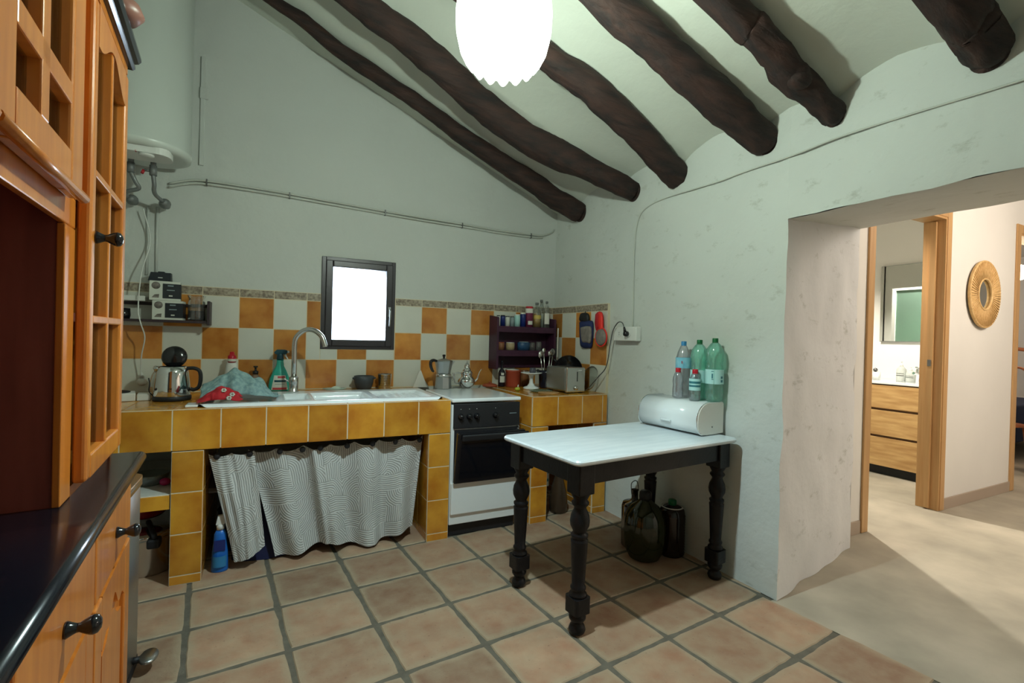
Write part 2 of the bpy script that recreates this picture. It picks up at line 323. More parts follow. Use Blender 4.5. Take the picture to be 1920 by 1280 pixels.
    def grid(s, fn, nu, nv, m, closed_u=False, smooth=True, uvf=None):
        vv = [[s.bm.verts.new(s.T @ Vector(fn(i / nu, j / nv))) for i in range(nu + 1)] for j in range(nv + 1)]
        k = s.mi(m); ul = s.bm.loops.layers.uv.get('UVMap') or s.bm.loops.layers.uv.new('UVMap')
        for j in range(nv):
            for i in range(nu):
                f = s.bm.faces.new((vv[j][i], vv[j][i + 1], vv[j + 1][i + 1], vv[j + 1][i])); f.smooth = smooth; f.material_index = k; f[s.tl] = .5
                if uvf:
                    for lp, (a, b) in zip(f.loops, ((i, j), (i + 1, j), (i + 1, j + 1), (i, j + 1))): lp[ul].uv = uvf(a / nu, b / nv)
        return s
    def at(s, loc=(0, 0, 0), rot=(0, 0, 0), sc=1.0):
        s.T = Matrix.Translation(loc) @ Euler(rot).to_matrix().to_4x4() @ Matrix.Scale(sc, 4); return s
    def build(s, name, parent=None, solid=0.0, origin=None, recalc=True):
        if recalc: bmesh.ops.recalc_face_normals(s.bm, faces=list(s.bm.faces))
        me = bpy.data.meshes.new(name)
        if origin is not None: bmesh.ops.translate(s.bm, verts=list(s.bm.verts), vec=-Vector(origin))
        s.bm.to_mesh(me); s.bm.free()
        for m in s.mats: me.materials.append(m)
        o = bpy.data.objects.new(name, me); C.objects.link(o)
        if origin is not None: o.location = origin
        if parent: o.parent = parent
        if solid:
            md = o.modifiers.new('thickness', 'SOLIDIFY'); md.thickness = solid; md.offset = 0
        return o
def thing(name, label, cat, loc=(0, 0, 0), rotz=0.0, group=None):
    o = bpy.data.objects.new(name, None); C.objects.link(o); o.location = loc; o.rotation_euler = (0, 0, rotz); o.empty_display_size = .05
    return tag(o, label, cat, group)
def tag(o, label, cat, group=None):
    o['label'] = label; o['category'] = cat
    if group: o['group'] = group
    return o
def struct(o): o['kind'] = 'structure'; return o
def text(body, size, loc, rot, mat, parent, name='lettering', depth=0.0004, align='CENTER'):
    cu = bpy.data.curves.new(name, 'FONT'); cu.body = body; cu.size = size; cu.align_x = align; cu.align_y = 'CENTER'; cu.extrude = depth
    t = bpy.data.objects.new(name, cu); C.objects.link(t)
    me = bpy.data.meshes.new_from_object(t.evaluated_get(bpy.context.evaluated_depsgraph_get())); bpy.data.objects.remove(t)
    me.materials.clear(); me.materials.append(mat)
    o = bpy.data.objects.new(name, me); C.objects.link(o); o.location = loc; o.rotation_euler = rot; o.parent = parent; return o
def spline(pts, n=8):
    """Catmull-Rom through points"""
    P = [Vector(p) for p in pts]; P = [P[0] * 2 - P[1]] + P + [P[-1] * 2 - P[-2]]; out = []
    for i in range(1, len(P) - 2):
        for k in range(n):
            t = k / n; a, b, c, d = P[i - 1:i + 3]
            out.append(0.5 * ((2 * b) + (c - a) * t + (2 * a - 5 * b + 4 * c - d) * t * t + (3 * b - a - 3 * c + d) * t ** 3))
    out.append(P[-2]); return out
def slin(x0, x1, n): return [x0 + (x1 - x0) * i / n for i in range(n + 1)]

# ================================================================== THE SETTING
XL, YB = -3.14, -5.2          # left wall, wall behind the viewer
Z0 = 1.0485                   # backsplash row line
YJ0, YJ1 = -2.09, -1.885      # jamb of the opening at x=0 and x=TH
TH = 1.0
BEAMY = [-0.33, -0.82, -1.42, -1.93, -2.28, -2.80, -3.35, -3.9, -4.45, -5.0]
def ceil_z(x, y):
    ys = [0.08] + BEAMY + [-5.6]
    s = 1.0
    for a, b in zip(ys[:-1], ys[1:]):
        if b <= y <= a:
            t = (y - a) / (b - a); s = math.sin(math.pi * t) ** 0.8; s *= min(1, (a - b) / .45)
    if y > -0.33: s = 0.25 * s
    return 2.305 - 0.42 * x + 0.085 * s + 0.006 * noise.noise(Vector((x * 2, y * 3, 0)))
def wob(p, amp, f=2.2, seed=0): return amp * noise.noise(Vector((p[0] * f + seed, p[1] * f, p[2] * f)))

# floor: terracotta squares set on grout, laid 5 degrees off the walls
def cut(bm, co, no): 
    g = list(bm.verts) + list(bm.edges) + list(bm.faces)
    bmesh.ops.bisect_plane(bm, geom=g, plane_co=co, plane_no=no, clear_outer=True)
f = MB(); rim = f.bm.verts.layers.float.new('rim'); th = R(5.2); U = Vector((math.cos(th), math.sin(th), 0)); V = Vector((math.sin(th), -math.cos(th), 0)); P0 = Vector((-1.805, -1.157, 0)); S = 0.341
f.box((XL, YB, -0.05), (0.4, 0.0, -0.004), GROUTF)
random.seed(3)
for i in range(-7, 8):
    for j in range(-6, 14):
        c = P0 + U * (S * (i + .5)) + V * (S * (j + .5)); h = S / 2 - 0.0095; pts = []
        if c.x < XL - .25 or c.x > .3 or c.y > .25 or c.y < YB - .2: continue
        if i >= 5 and c.y < -2.02: continue
        tn = random.random()
        vv = []
        for k in range(32):
            a = 2 * math.pi * k / 32; ca, sa = math.cos(a), math.sin(a); q = 1 / max(abs(ca), abs(sa)); q = min(q, 1.385)
            hh = h + 0.0045 * noise.noise(Vector((c.x * 9 + ca * 3, c.y * 9 + sa * 3, 1))) + 0.002 * noise.noise(Vector((c.x * 9 + ca * 11, c.y * 9 + sa * 11, 5)))
            vv.append(c + U * (ca * q * hh) + V * (sa * q * hh))
        for v in vv: v.y = min(v.y, 0.0); v.x = max(v.x, XL); v.x = min(v.x, .03) if i >= 5 else v.x
        n = len(vv); top = [(v.x, v.y, 0.0) for v in vv]; inn = [tuple(c + (v - c) * 0.975 + Vector((0, 0, 0.0))) for v in vv]
        top = [(v[0], v[1], -0.0045) for v in top]; inn = [(v[0], v[1], 0.0) for v in inn]
        mid = [tuple(c + (v - c) * 0.80 + Vector((0, 0, 0.0006))) for v in vv]; cc = [tuple(c + Vector((0, 0, .0008)))]
        nb = len(f.bm.verts)
        f._new(top + inn + mid + cc, [(k, (k + 1) % n, n + (k + 1) % n, n + k) for k in range(n)] + [(n + k, n + (k + 1) % n, 2 * n + (k + 1) % n, 2 * n + k) for k in range(n)] + [(2 * n + k, 2 * n + (k + 1) % n, 3 * n) for k in range(n)], TERRA, False, tn)
        f.bm.verts.ensure_lookup_table()
        for k in range(2 * n): f.bm.verts[nb + k][rim] = .85
        for k in range(2 * n, 3 * n): f.bm.verts[nb + k][rim] = .12
f.box((XL, -.02, -.05), (.4, .3, -.0035), GROUTF)
floor = struct(f.build('floor'))
f = MB(); lx = lambda y: -.009 - .09 * (y + 2.1) - .013
f._new([(lx(-5.2), -5.2, -0.0012), (TH + .02, -5.2, -0.0012), (TH + .02, -1.7, -0.0012), (.05, -1.7, -.0012), (.05, -2.075, -.0012), (lx(-2.075), -2.075, -0.0012)], [(0, 1, 2, 3, 4, 5)], CONC); f.box((.045, -5.2, -.1), (TH + .02, -1.7, -.004), CONC)
struct(f.build('floor_threshold'))
f = MB(); f.box((TH + .0, -5.2, -.1), (8.2, 2.2, -0.0013), CONC); struct(f.build('floor_hall'))

# back wall with the small window opening
WX0, WX1, WZ0, WZ1 = -1.888, -1.381, 1.122, 1.762
def wall_panel(name, x0, x1, z0, z1f, y, holes, mat, thick, origin):
    m = MB()
    xs = sorted(set([x0, x1] + [h[0] for h in holes] + [h[1] for h in holes])); xs2 = []
    for a, b in zip(xs[:-1], xs[1:]): n = max(1, int((b - a) / .14)); xs2 += [a + (b - a) * k / n for k in range(n)]
    xs2.append(xs[-1]); zs = sorted(set([z0, 4.3] + [h[2] for h in holes] + [h[3] for h in holes])); zs2 = []
    for a, b in zip(zs[:-1], zs[1:]): n = max(1, int((b - a) / .14)); zs2 += [a + (b - a) * k / n for k in range(n)]
    zs2.append(zs[-1]); vd = {}
    def vert(x, z):
        if (x, z) not in vd:
            edge = any(abs(x - h[0]) < 1e-6 or abs(x - h[1]) < 1e-6 for h in holes)
            vd[(x, z)] = m.bm.verts.new((x, y + (0 if (edge or z < 1.55) else wob((x, y, z), .012)), z))
        return vd[(x, z)]
    k = m.mi(mat)
    for a, b in zip(xs2[:-1], xs2[1:]):
        for c, d in zip(zs2[:-1], zs2[1:]):
            mx_, mz = (a + b) / 2, (c + d) / 2
            if any(h[0] < mx_ < h[1] and h[2] < mz < h[3] for h in holes): continue
            if z1f and mz > z1f(mx_) + .3: continue
            fc = m.bm.faces.new((vert(a, c), vert(b, c), vert(b, d), vert(a, d))); fc.material_index = k; fc.smooth = True
    for h in holes:
        a, b, c, d = h; y2 = y + thick
        m._new([(a, y, c), (b, y, c), (b, y, d), (a, y, d), (a, y2, c), (b, y2, c), (b, y2, d), (a, y2, d)], [(0, 1, 5, 4), (2, 3, 7, 6), (1, 2, 6, 5), (3, 0, 4, 7)], mat)
    return m
m = wall_panel('wall_back', XL, 0.0, 0.0, lambda x: 2.42 - .42 * x, 0.0, [(WX0, WX1, WZ0, WZ1)], WALL, 0.35, None)
m.box((XL - .1, .34, 0), (WX0, .36, 4.3), WALL); m.box((WX1, .34, 0), (1.1, .36, 4.4), WALL); m.box((0.0, .0, 0), (.055, .34, 4.4), WALL); m.box((WX0, .34, 0), (WX1, .36, WZ0), WALL); m.box((WX0, .34, WZ1), (WX1, .36, 4.3), WALL)
struct(m.build('wall_back', recalc=False))

# right wall: thick masonry, rough jamb and sloping lintel
m = MB()
def rw(y, z):
    amp = .014 if z > 1.5 else .007
    return (wob((0, y, z), amp, 2.0, 5) + (0.006 * noise.noise(Vector((y * 9, z * 9, 2))) if y < -.85 else 0), y, z)
def jedge(z): return (.012 * noise.noise(Vector((1, 2, z * 5.5))), YJ0 + .009 * noise.noise(Vector((3, 5, z * 4.2))), z)
ys = [0 - i * .058 for i in range(int(2.09 / .058) + 1)] + [YJ0]; zs = [i * .1 for i in range(25)]
m.grid(lambda u, v: rw(.06 + (YJ0 - .06) * u, 2.62 * v) if u < .999 else jedge(2.62 * v), 44, 50, WALLR)
m.box((.05, -1.865, 0), (TH - .03, .36, 4.4), WALLR); m.box((.05, -5.2, 2.03), (TH - .03, -1.86, 4.4), WALLR)
LZ0, LZ1 = 1.835, 1.955   # lintel height at the room side and the far side
m.grid(lambda u, v: jedge(LZ0 + (2.62 - LZ0) * v) if u == 0 else rw(YJ0 + (-5.2 - YJ0) * u, LZ0 + (2.62 - LZ0) * v) if v > 0 else (.0 + .01 * noise.noise(Vector((u * 30, 1, 1))), YJ0 + (-5.2 - YJ0) * u, LZ0 + .012 * noise.noise(Vector((u * 20, 1, 3)))), 50, 16, WALLR)
struct(m.build('wall_right', recalc=False))
m = MB()
m.grid(lambda u, v: jedge(2.05 * v) if u == 0 else (TH * u, YJ0 + (YJ1 - YJ0) * u + .02 * noise.noise(Vector((u * 5, v * 9, 4))), 2.05 * v), 20, 44, RAW)
struct(m.build('trim_1_jamb', recalc=False))
m = MB()
m.grid(lambda u, v: (TH * u, YJ0 + .3 + (-5.2 - YJ0 - .3) * v, LZ0 + (LZ1 - LZ0) * u + .008 * noise.noise(Vector((u * 5, v * 12, 7)))), 14, 50, WALLR)
struct(m.build('trim_2_lintel_underside', recalc=False))
m = MB(); m.box((TH - .01, YJ1, 0), (TH, -1.74, 2.7), HALLW); m.box((TH - .01, -5.2, LZ1), (TH, YJ1, 2.7), HALLW); m.box((TH - .012, -5.2, 0), (TH, -4.6, 2.7), HALLW)
m.box((0.02, -5.2, 0), (TH, -4.6, LZ0), RAW)
struct(m.build('wall_hall_near'))
m = MB(); m.box((XL - .1, YB, 0), (XL, .36, 4.4), WALL); struct(m.build('wall_left'))
m = MB()   # wall behind the viewer
m.box((XL - .1, YB - .3, 0), (1.2, YB, 4.4), WALL)
struct(m.build('wall_rear'))
# ceiling: sloping plaster bays sagging onto the beams
m = MB()
m.grid(lambda u, v: (XL + (-XL + .015) * (1 - u), .02 + (YB - .05) * v, ceil_z(XL + (-XL + .015) * (1 - u), .02 + (YB - .05) * v)), 30, 130, CEIL)
for a in (4.4,): m.box((XL - .1, YB - .3, a), (.3, .5, a + .05), CEIL)
struct(m.build('ceiling', recalc=False))
m = MB(); m.box((.0, -5.2, 2.6), (.05, .3, 4.4), WALL); struct(m.build('wall_right_top'))

# roof beams
BE = [
 ([(-3.12, -0.35, 3.56, .03), (-2.6, -0.35, 3.34, .03), (-2.22, -0.35, 3.182, .032), (-2.043, -0.356, 3.108, 0.040), (-1.864, -0.318, 3.033, 0.047), (-1.667, -0.322, 2.95, 0.048), (-1.484, -0.325, 2.873, 0.047), (-1.275, -0.321, 2.786, 0.050), (-1.049, -0.306, 2.69, 0.057), (-0.892, -0.302, 2.625, 0.062), (-0.644, -0.298, 2.52, 0.070), (-0.392, -0.315, 2.415, 0.074), (-0.175, -0.321, 2.323, 0.080), (-0.0, -0.352, 2.25, 0.080)], 'thinnest roof beam, knobbly and dark, nearest the window wall'),
 ([(-3.12, -.86, 3.56, .07), (-2.4, -0.86, 3.258, .072), (-1.826, -0.855, 3.017, 0.074), (-1.666, -0.853, 2.95, 0.079), (-1.492, -0.84, 2.877, 0.083), (-1.306, -0.822, 2.799, 0.086), (-1.085, -0.768, 2.706, 0.091), (-0.865, -0.748, 2.613, 0.097), (-0.66, -0.777, 2.527, 0.096), (-0.458, -0.833, 2.443, 0.090), (-0.266, -0.905, 2.362, 0.080), (0.0, -0.985, 2.25, 0.070)], 'curved dark roof beam second from the window wall, with a brown patch'),
 ([(-3.12, -1.47, 3.56, .075), (-2.2, -1.45, 3.174, .07), (-1.4, -1.43, 2.84, .068), (-0.989, -1.44, 2.665, 0.066), (-0.817, -1.46, 2.593, 0.070), (-0.64, -1.462, 2.518, 0.074), (-0.416, -1.44, 2.425, 0.074), (-0.21, -1.405, 2.338, 0.078), (-0.04, -1.385, 2.266, 0.080), (.02, -1.37, 2.243, .074)], 'bowed dark roof beam running out from behind the lit pendant lamp'),
 ([(-3.12, -1.93, 3.56, .08), (-1.9, -1.925, 3.048, .08), (-0.938, -1.92, 2.644, 0.079), (-0.71, -1.924, 2.548, 0.078), (-0.533, -1.929, 2.474, 0.081), (-0.354, -1.943, 2.398, 0.083), (-0.168, -1.949, 2.32, 0.083), (0.01, -1.957, 2.246, 0.074)], 'thick straight reddish-brown roof beam right of the pendant lamp'),
 ([(-3.12, -2.25, 3.56, .06), (-1.6, -2.255, 2.922, .058), (-0.656, -2.259, 2.525, 0.058), (-0.522, -2.278, 2.469, 0.055), (-0.382, -2.28, 2.41, 0.056), (-.30, -2.262, 2.376, .066), (-0.227, -2.262, 2.345, 0.064), (-.16, -2.28, 2.317, .052), (-0.088, -2.283, 2.287, 0.052), (0.01, -2.29, 2.246, 0.050)], 'rugged roof beam with a jagged knot and a broken end, above the wide opening'),
 ([(-3.12, -2.78, 3.56, .07), (-1.4, -2.785, 2.838, .066), (-0.26, -2.792, 2.359, 0.066), (-0.134, -2.8, 2.306, 0.066), (0.0, -2.801, 2.25, 0.060)], 'blackish round-ended roof beam farthest right, high over the opening'),
]
for k, (pts, lab) in enumerate(BE):
    xs = spline([(p[0], p[1], p[2]) for p in pts], 6); rs = []
    for i in range(len(pts) - 1):
        for q in range(6): rs.append(pts[i][3] + (pts[i + 1][3] - pts[i][3]) * q / 6)
    rs.append(pts[-1][3] * .93)
    m = MB(); m.tube(xs, rs, BEAM, seg=18, rough=0.19 if k < 4 else .30, seed=k * 11)
    m.sphere(tuple(xs[-1]), pts[-1][3] * .93, BEAM, (.30, 1, 1))
    if k == 4: m.sphere((-.27, -2.30, 2.325), .042, BEAM, (1.3, 1, .8))
    if k == 1: m.sphere((-.6, -.74, 2.51), .05, BEAM, (1.6, .7, .8))
    tag(m.build('roof_beam', origin=(0, pts[-1][1], 2.25)), lab, 'beam', 'old timber roof beams')

# ------------------------------------------------------------------ tiled backsplash
def tile_wall(m, axis, a0, a1, z0, z1, mat, tn, th=.006):
    e = .0022
    if axis == 'y': m.box((a0 + e, -th, z0 + e), (a1 - e, 0.0, z1 - e), mat, bev=.0012, tint=tn)
    else: m.box((-th, a0 + e, z0 + e), (0.0, a1 - e, z1 - e), mat, bev=.0012, tint=tn)
X0 = -2.777
m = MB(); random.seed(5)
def add_clip(ax0, ax1, z0, z1, mat):
    tn = random.random()
    rs = [(ax0, ax1, z0, z1)]
    if ax1 > WX0 and ax0 < WX1 and z1 > WZ0:   # clip round the window frame
        rs = []
        if ax0 < WX0: rs.append((ax0, min(ax1, WX0), z0, z1))
        if ax1 > WX1: rs.append((max(ax0, WX1), ax1, z0, z1))
        if z0 < WZ0: rs.append((max(ax0, WX0), min(ax1, WX1), z0, WZ0))
    for a, b, c, d in rs:
        if b - a > .01 and d - c > .01: tile_wall(m, 'y', a, b, c, d, mat, tn)
for i in range(-2, 14):
    for j in (-1, 0, 1):
        a0, a1 = max(X0 + .2 * i, XL), min(X0 + .2 * (i + 1), -.008)
        add_clip(a0, a1, Z0 + .2 * j, Z0 + .2 * (j + 1), TORA if (i + j) % 2 == 1 else TWHI)
    add_clip(max(X0 + .2 * i, XL), min(X0 + .2 * (i + 1), -.008), Z0 + .4, Z0 + .452, BORD)
g = [(XL, WX0), (WX1, 0)]
for a, b in g: m.box((a, -.005, .845), (b, 0, Z0 + .454), GROUT)
m.box((WX0, -.005, .845), (WX1, 0, WZ0), GROUT)
struct(m.build('trim_3_backsplash_back'))
m = MB()
for i in (-1, 0, 1, 2):
    for j in (-1, 0, 1):
        y0 = -.008 if i < 0 else -.162 - .2 * i; y1 = -.162 - .2 * (i + 1)
        tile_wall(m, 'x', y1, y0, Z0 + .2 * j, Z0 + .2 * (j + 1), TORA if (i + j) % 2 == 0 else TWHI, random.random(), .02)
    tile_wall(m, 'x', y1, y0, Z0 + .4, Z0 + .452, BORD, .5, .02)
m.box((-.019, -.765, .845), (0.015, 0, Z0 + .454), GROUT)
struct(m.build('trim_4_backsplash_right'))

# ------------------------------------------------------------------ kitchen window
wn = bpy.data.objects.new('window_1', None); C.objects.link(wn); wn.location = ((WX0 + WX1) / 2, 0, WZ0); struct(wn)
ww, wh = (WX1 - WX0) / 2, WZ1 - WZ0
def frame_rect(m, x0, x1, z0, z1, t, ya, yb, mat, bev=.003):
    m.box((x0, ya, z0), (x0 + t, yb, z1), mat, bev=bev); m.box((x1 - t, ya, z0), (x1, yb, z1), mat, bev=bev)
    m.box((x0 + t, ya, z0), (x1 - t, yb, z0 + t), mat, bev=bev); m.box((x0 + t, ya, z1 - t), (x1 - t, yb, z1), mat, bev=bev)
m = MB(); frame_rect(m, -ww, ww, 0, wh, .028, -.012, .05, WFRAME); m.build('window_frame', wn)
m = MB(); frame_rect(m, -ww + .026, ww - .022, .022, wh - .024, .046, -.026, .03, WFRAME, .006); m.build('window_sash', wn)
m = MB(); m.box((-ww + .07, .002, .066), (ww - .066, .006, wh - .068), PANE); m.build('pane', wn)
m = MB(); m.box((ww - .052, -.034, .24), (ww - .034, -.026, .31), STEELD, bev=.002); m.tube(spline([(ww - .043, -.036, .29), (ww - .043, -.055, .285), (ww - .043, -.058, .25), (ww - .046, -.055, .17)], 5), .006, STEELD); m.build('window_handle', wn)

# ------------------------------------------------------------------ hall, bathroom and bedroom shells
HY = -1.77
m = MB()
def hallseg(x0, x1, z0=0, z1=2.75): m.box((x0, HY, z0), (x1, HY + .12, z1), HALLW)
DA0, DA1, DZ = 1.385, 2.385, 2.24
DB0, DB1, DZB = 3.72, 4.62, 2.28
hallseg(TH - .02, DA0); hallseg(DA1, DB0); hallseg(DB1, 8.2); hallseg(DA0, DA1, DZ); hallseg(DB0, DB1, DZB)
struct(m.build('wall_hall_back'))
m = MB(); m.box((8.2, -5.2, 0), (8.3, 2.2, 2.75), HALLW); m.box((TH, -5.3, 0), (8.2, -5.2, 2.75), HALLW); struct(m.build('wall_hall_far'))
m = MB(); m.box((TH, -5.2, 2.7), (8.2, 2.2, 2.76), HALLW); struct(m.build('ceiling_hall'))
m = MB()
for a, b in ((DA1 + .062, DB0 - .075), (TH + .0, DA0 - .075)):
    m.box((a, HY - .012, -.002), (b, HY, .085), BASEB, bev=.003)
struct(m.build('baseboard_hall'))
def door_frame(name, x0, x1, zt, wdt, label=None):
    r = bpy.data.objects.new(name, None); C.objects.link(r); r.location = (x0, HY, 0); struct(r)
    W = x1 - x0
    mm = MB(); mm.box((-wdt, -.014, 0), (.004, 0.0, zt + wdt), OAK, bev=.003); mm.box((0.0, -.008, 0), (.02, .135, zt), OAK); mm.build('door_jamb', r)
    mm = MB(); mm.box((W - .004, -.014, 0), (W + wdt, 0.0, zt + wdt), OAK, bev=.003); mm.box((W - .02, -.008, 0), (W, .135, zt), OAK); mm.build('door_jamb', r)
    mm = MB(); mm.box((.004, -.0135, zt - .004), (W - .004, 0.0, zt + wdt), OAK, bev=.003); mm.box((.02, -.008, zt - .02), (W - .02, .135, zt), OAK); mm.build('door_head', r)
    return r
d1 = door_frame('door_1', DA0, DA1, DZ, .062)
m = MB(); m.box((DA1 - DA0 - .045, .045, .01), (DA1 - DA0 - .0205, .083, DZ - .03), OAK); lf = m.build('door_leaf', d1)
m = MB(); m.box((DA1 - DA0 - .0475, .053, 1.10), (DA1 - DA0 - .0452, .075, 1.15), DSTEEL); m.build('latch_plate', lf)
d2 = door_frame('door_2', DB0, DB1, DZB, .075)
# bathroom
m = MB(); m.box((3.58, HY + .12, 0), (3.66, 1.2, 2.7), HALLW); struct(m.build('wall_bathroom_right'))
m = MB(); m.box((1.1, 1.2, 0), (3.66, 1.28, 2.7), HALLW); struct(m.build('wall_bathroom_back'))
m = MB(); m.box((1.02, HY + .12, 0), (1.1, 1.28, 2.7), HALLW); struct(m.build('wall_bathroom_left'))
m = MB(); m.box((3.66, 2.1, 0), (8.2, 2.2, 2.7), HALLW); struct(m.build('wall_bedroom_back'))

# ================================================================== TILED COUNTERS
CT = .846; D = .788
def tile_front(m, x0, x1, z0, z1, y, tn=None): m.box((x0 + .0026, y, z0 + .0026), (x1 - .0026, y + .012, z1 - .0026), TYEL, bev=.0015, tint=random.random() if tn is None else tn)
def tile_side(m, y0, y1, z0, z1, x, d=1): m.box((x, y0 + .0026, z0 + .0026), (x + .012 * d, y1 - .0026, z1 - .0026), TYEL, bev=.0015, tint=random.random())
def pillar(parent, x0, x1, ox, side=None, depth=.70, name='pillar'):
    m = MB(); m.box((x0 + .0012, -D + .0012, 0), (x1 - .0012, -D + depth, .643), GROUT)
    for a, b in ((0, .044), (.044, .244), (.244, .444), (.444, .6425)):
        tile_front(m, x0, x1, a, b, -D)
        if side in ('L', 'B'): tile_side(m, -D + .012, -D + .2, a, b, x0); tile_side(m, -D + .2, -D + .4, a, b, x0); tile_side(m, -D + .4, -D + depth, a, b, x0)
        if side in ('R', 'B'): tile_side(m, -D + .012, -D + .2, a, b, x1 - .012); tile_side(m, -D + .2, -D + .4, a, b, x1 - .012); tile_side(m, -D + .4, -D + depth, a, b, x1 - .012)
    o = m.build(name, origin=(ox, 0, 0)); o.location = (0, 0, 0); o.parent = parent; return o
XF = -2.607; LX0 = XL; LX1 = -1.207
tc = thing('tiled_counter', 'long masonry sink counter faced with glazed amber tiles, below the window', 'counter', (-2.2, 0, 0))
ox = -2.2
def lay(o, ox): o.parent = tc; return o
m = MB(); m.box((LX0 + .005, -D + .0012, .65), (LX1 - .0012, -D + .10, .838), GROUT)
for i in range(-3, 7):
    a, b = max(XF + .2 * i, LX0 + .003), XF + .2 * (i + 1)
    tile_front(m, a, b, .644, CT - .002, -D)
tile_side(m, -D + .012, -D + .2, .644, CT - .002, LX1 - .012)
m.box((LX0, -D - .001, CT - .004), (LX1, -D + .0012, CT), GROUT, bev=.0015)
o = m.build('apron', origin=(ox, 0, 0)); o.location = (0, 0, 0); o.parent = tc
pillar(tc, -2.608, -2.476, ox, 'B'); pillar(tc, -1.342, LX1, ox, 'L')
m = MB()   # worktop laid round the sink
SX0, SX1, SY0, SY1 = -2.50, -1.255, -.73, -.235
for a, b, c, d in ((LX0 + .005, SX0, -D + .0012, -.008), (SX1, LX1, -D + .0012, -.008), (SX0, SX1, -D + .0012, SY0), (SX0, SX1, SY1, -.008)):
    m.box((a, max(c, -D + .013), .80), (b, d, .8422), GROUT)
for i in range(-3, 7):
    for j in range(4):
        a, b = max(XF + .2 * i, LX0 + .005), min(XF + .2 * (i + 1), LX1 - .003); c, d = -D + .01 + .2 * j, min(-D + .01 + .2 * (j + 1), -.008)
        rs = [(a, b, c, d)]
        if b > SX0 and a < SX1 and d > SY0 and c < SY1:
            rs = []
            if a < SX0: rs.append((a, SX0, c, d)); 
            if b > SX1: rs.append((SX1, b, c, d))
            if c < SY0: rs.append((max(a, SX0), min(b, SX1), c, SY0))
            if d > SY1: rs.append((max(a, SX0), min(b, SX1), SY1, d))
        tn = random.random()
        for a, b, c, d in rs:
            if b - a > .008 and d - c > .008: m.box((a + .0015, c + .0015, .842), (b - .0015, d - .0015, CT), TYEL, bev=.001, tint=tn)
o = m.build('worktop', origin=(ox, 0, 0)); o.location = (0, 0, 0); o.parent = tc
m = MB(); m.box((LX0 + .006, -D + .02, .365), (-2.609, -.02, .435), GROUT); m.box((LX0 + .006, -D + .012, .435), (-2.61, -.02, .441), TWHI)
tile_front(m, -2.80, -2.61, .366, .438, -D + .006); tile_front(m, -3.0, -2.80, .366, .438, -D + .006)
o = m.build('niche_shelf', origin=(ox, 0, 0)); o.location = (0, 0, 0); o.parent = tc
m = MB(); m.box((-2.475, -.55, .36), (-1.345, -.02, .385), M('rough_board', (.16, .12, .09), .8)); o = m.build('inner_shelf', origin=(ox, 0, 0)); o.location = (0, 0, 0); o.parent = tc
m = MB(); m.box((-2.608, -.70 + .612, 0), (-2.476, -.008, .643), GROUT)  # rear of pillar wall
o = m.build('dividing_wall', origin=(ox, 0, 0)); o.location = (0, 0, 0); o.parent = tc

rc = thing('tiled_counter', 'short masonry counter of amber tiles in the corner, right of the stove', 'counter', (-.32, 0, 0)); ox = -.32
RX0, RX1 = -.638, -.022
m = MB(); m.box((RX0 + .0012, -D + .0012, .65), (RX1, -D + .10, .838), GROUT)
for a, b in ((RX0, RX0 + .2), (RX0 + .2, RX0 + .4), (RX0 + .4, RX0 + .575), (RX0 + .575, RX1)): tile_front(m, a, b, .644, CT - .002, -D)
for k in range(4): tile_side(m, -D + .012 + .19 * k, -D + .2 + .19 * k, .644, CT - .002, RX0)
m.box((RX0, -D - .001, CT - .004), (RX1, -D + .0012, CT), GROUT, bev=.0015); m.box((RX0 - .001, -D, CT - .004), (RX0 + .006, -.01, CT), GROUT, bev=.0015)
o = m.build('apron', origin=(ox, 0, 0)); o.location = (0, 0, 0); o.parent = rc
pillar(rc, RX0, -.511, ox, 'B', .77); pillar(rc, -.134, RX1, ox, 'L', .77)
m = MB(); m.box((RX0 + .012, -D + .10, .80), (RX1, -.008, .842), GROUT)
for i in range(4):
    for j in range(4):
        a, b = RX0 + .004 + .2 * i, min(RX0 + .2 * (i + 1), RX1); c, d = -D + .007 + .2 * j, min(-D + .01 + .2 * (j + 1), -.008)
        if b - a > .01: m.box((a + .0015, c, .842), (b - .0015, d - .003, CT), TYEL, bev=.001, tint=random.random())
o = m.build('worktop', origin=(ox, 0, 0)); o.location = (0, 0, 0); o.parent = rc

# ------------------------------------------------------------------ sink
def sstep(a, b, x): t = max(0, min(1, (x - a) / (b - a))); return t * t * (3 - 2 * t)
def sink_z(x, y):
    def bowl(x0, x1, y0, y1, d, r=.035):
        q = min(x - x0, x1 - x, y - y0, y1 - y); return -d * sstep(0, r, q)
    z = 0
    z += bowl(.06, .36, .06, .42, .018, .02) if x < .4 else 0
    z += bowl(.40, .53, .10, .38, .12)
    z += bowl(.55, .86, .06, .40, .15, .045)
    z += bowl(.90, 1.22, .06, .42, .016, .02)
    if x > .95 and -.012 < z < 0 or z == -.016: z += .003 * math.sin(x * 130) * sstep(.95, 1.0, x) * (1 - sstep(1.17, 1.21, x))
    q = min(x, 1.285 - x, y, .54 - y); z -= .014 * (1 - sstep(0, .014, q)); return z
sk = thing('kitchen_sink', 'long white ceramic inset sink with two bowls and a ridged drainer', 'sink', (-2.52, -.755, CT + .014))
def sgrid(u, v):
    x, y = 1.285 * u, .54 * v
    r = .06; cx = min(max(x, r), 1.285 - r); cy = min(max(y, r), .54 - r); dx, dy = x - cx, y - cy; L_ = math.hypot(dx, dy)
    if L_ > r: x, y = cx + dx / L_ * r, cy + dy / L_ * r
    return (x, y, sink_z(x, y))
m = MB(); m.grid(sgrid, 150, 60, CERAM); m.build('basin', sk, recalc=False)
m = MB(); m.lathe([(.0, 0), (.028, 0), (.03, .002), (.0, .004)], STEEL, (.70, .23, -.1495), 20); m.build('drain', sk)

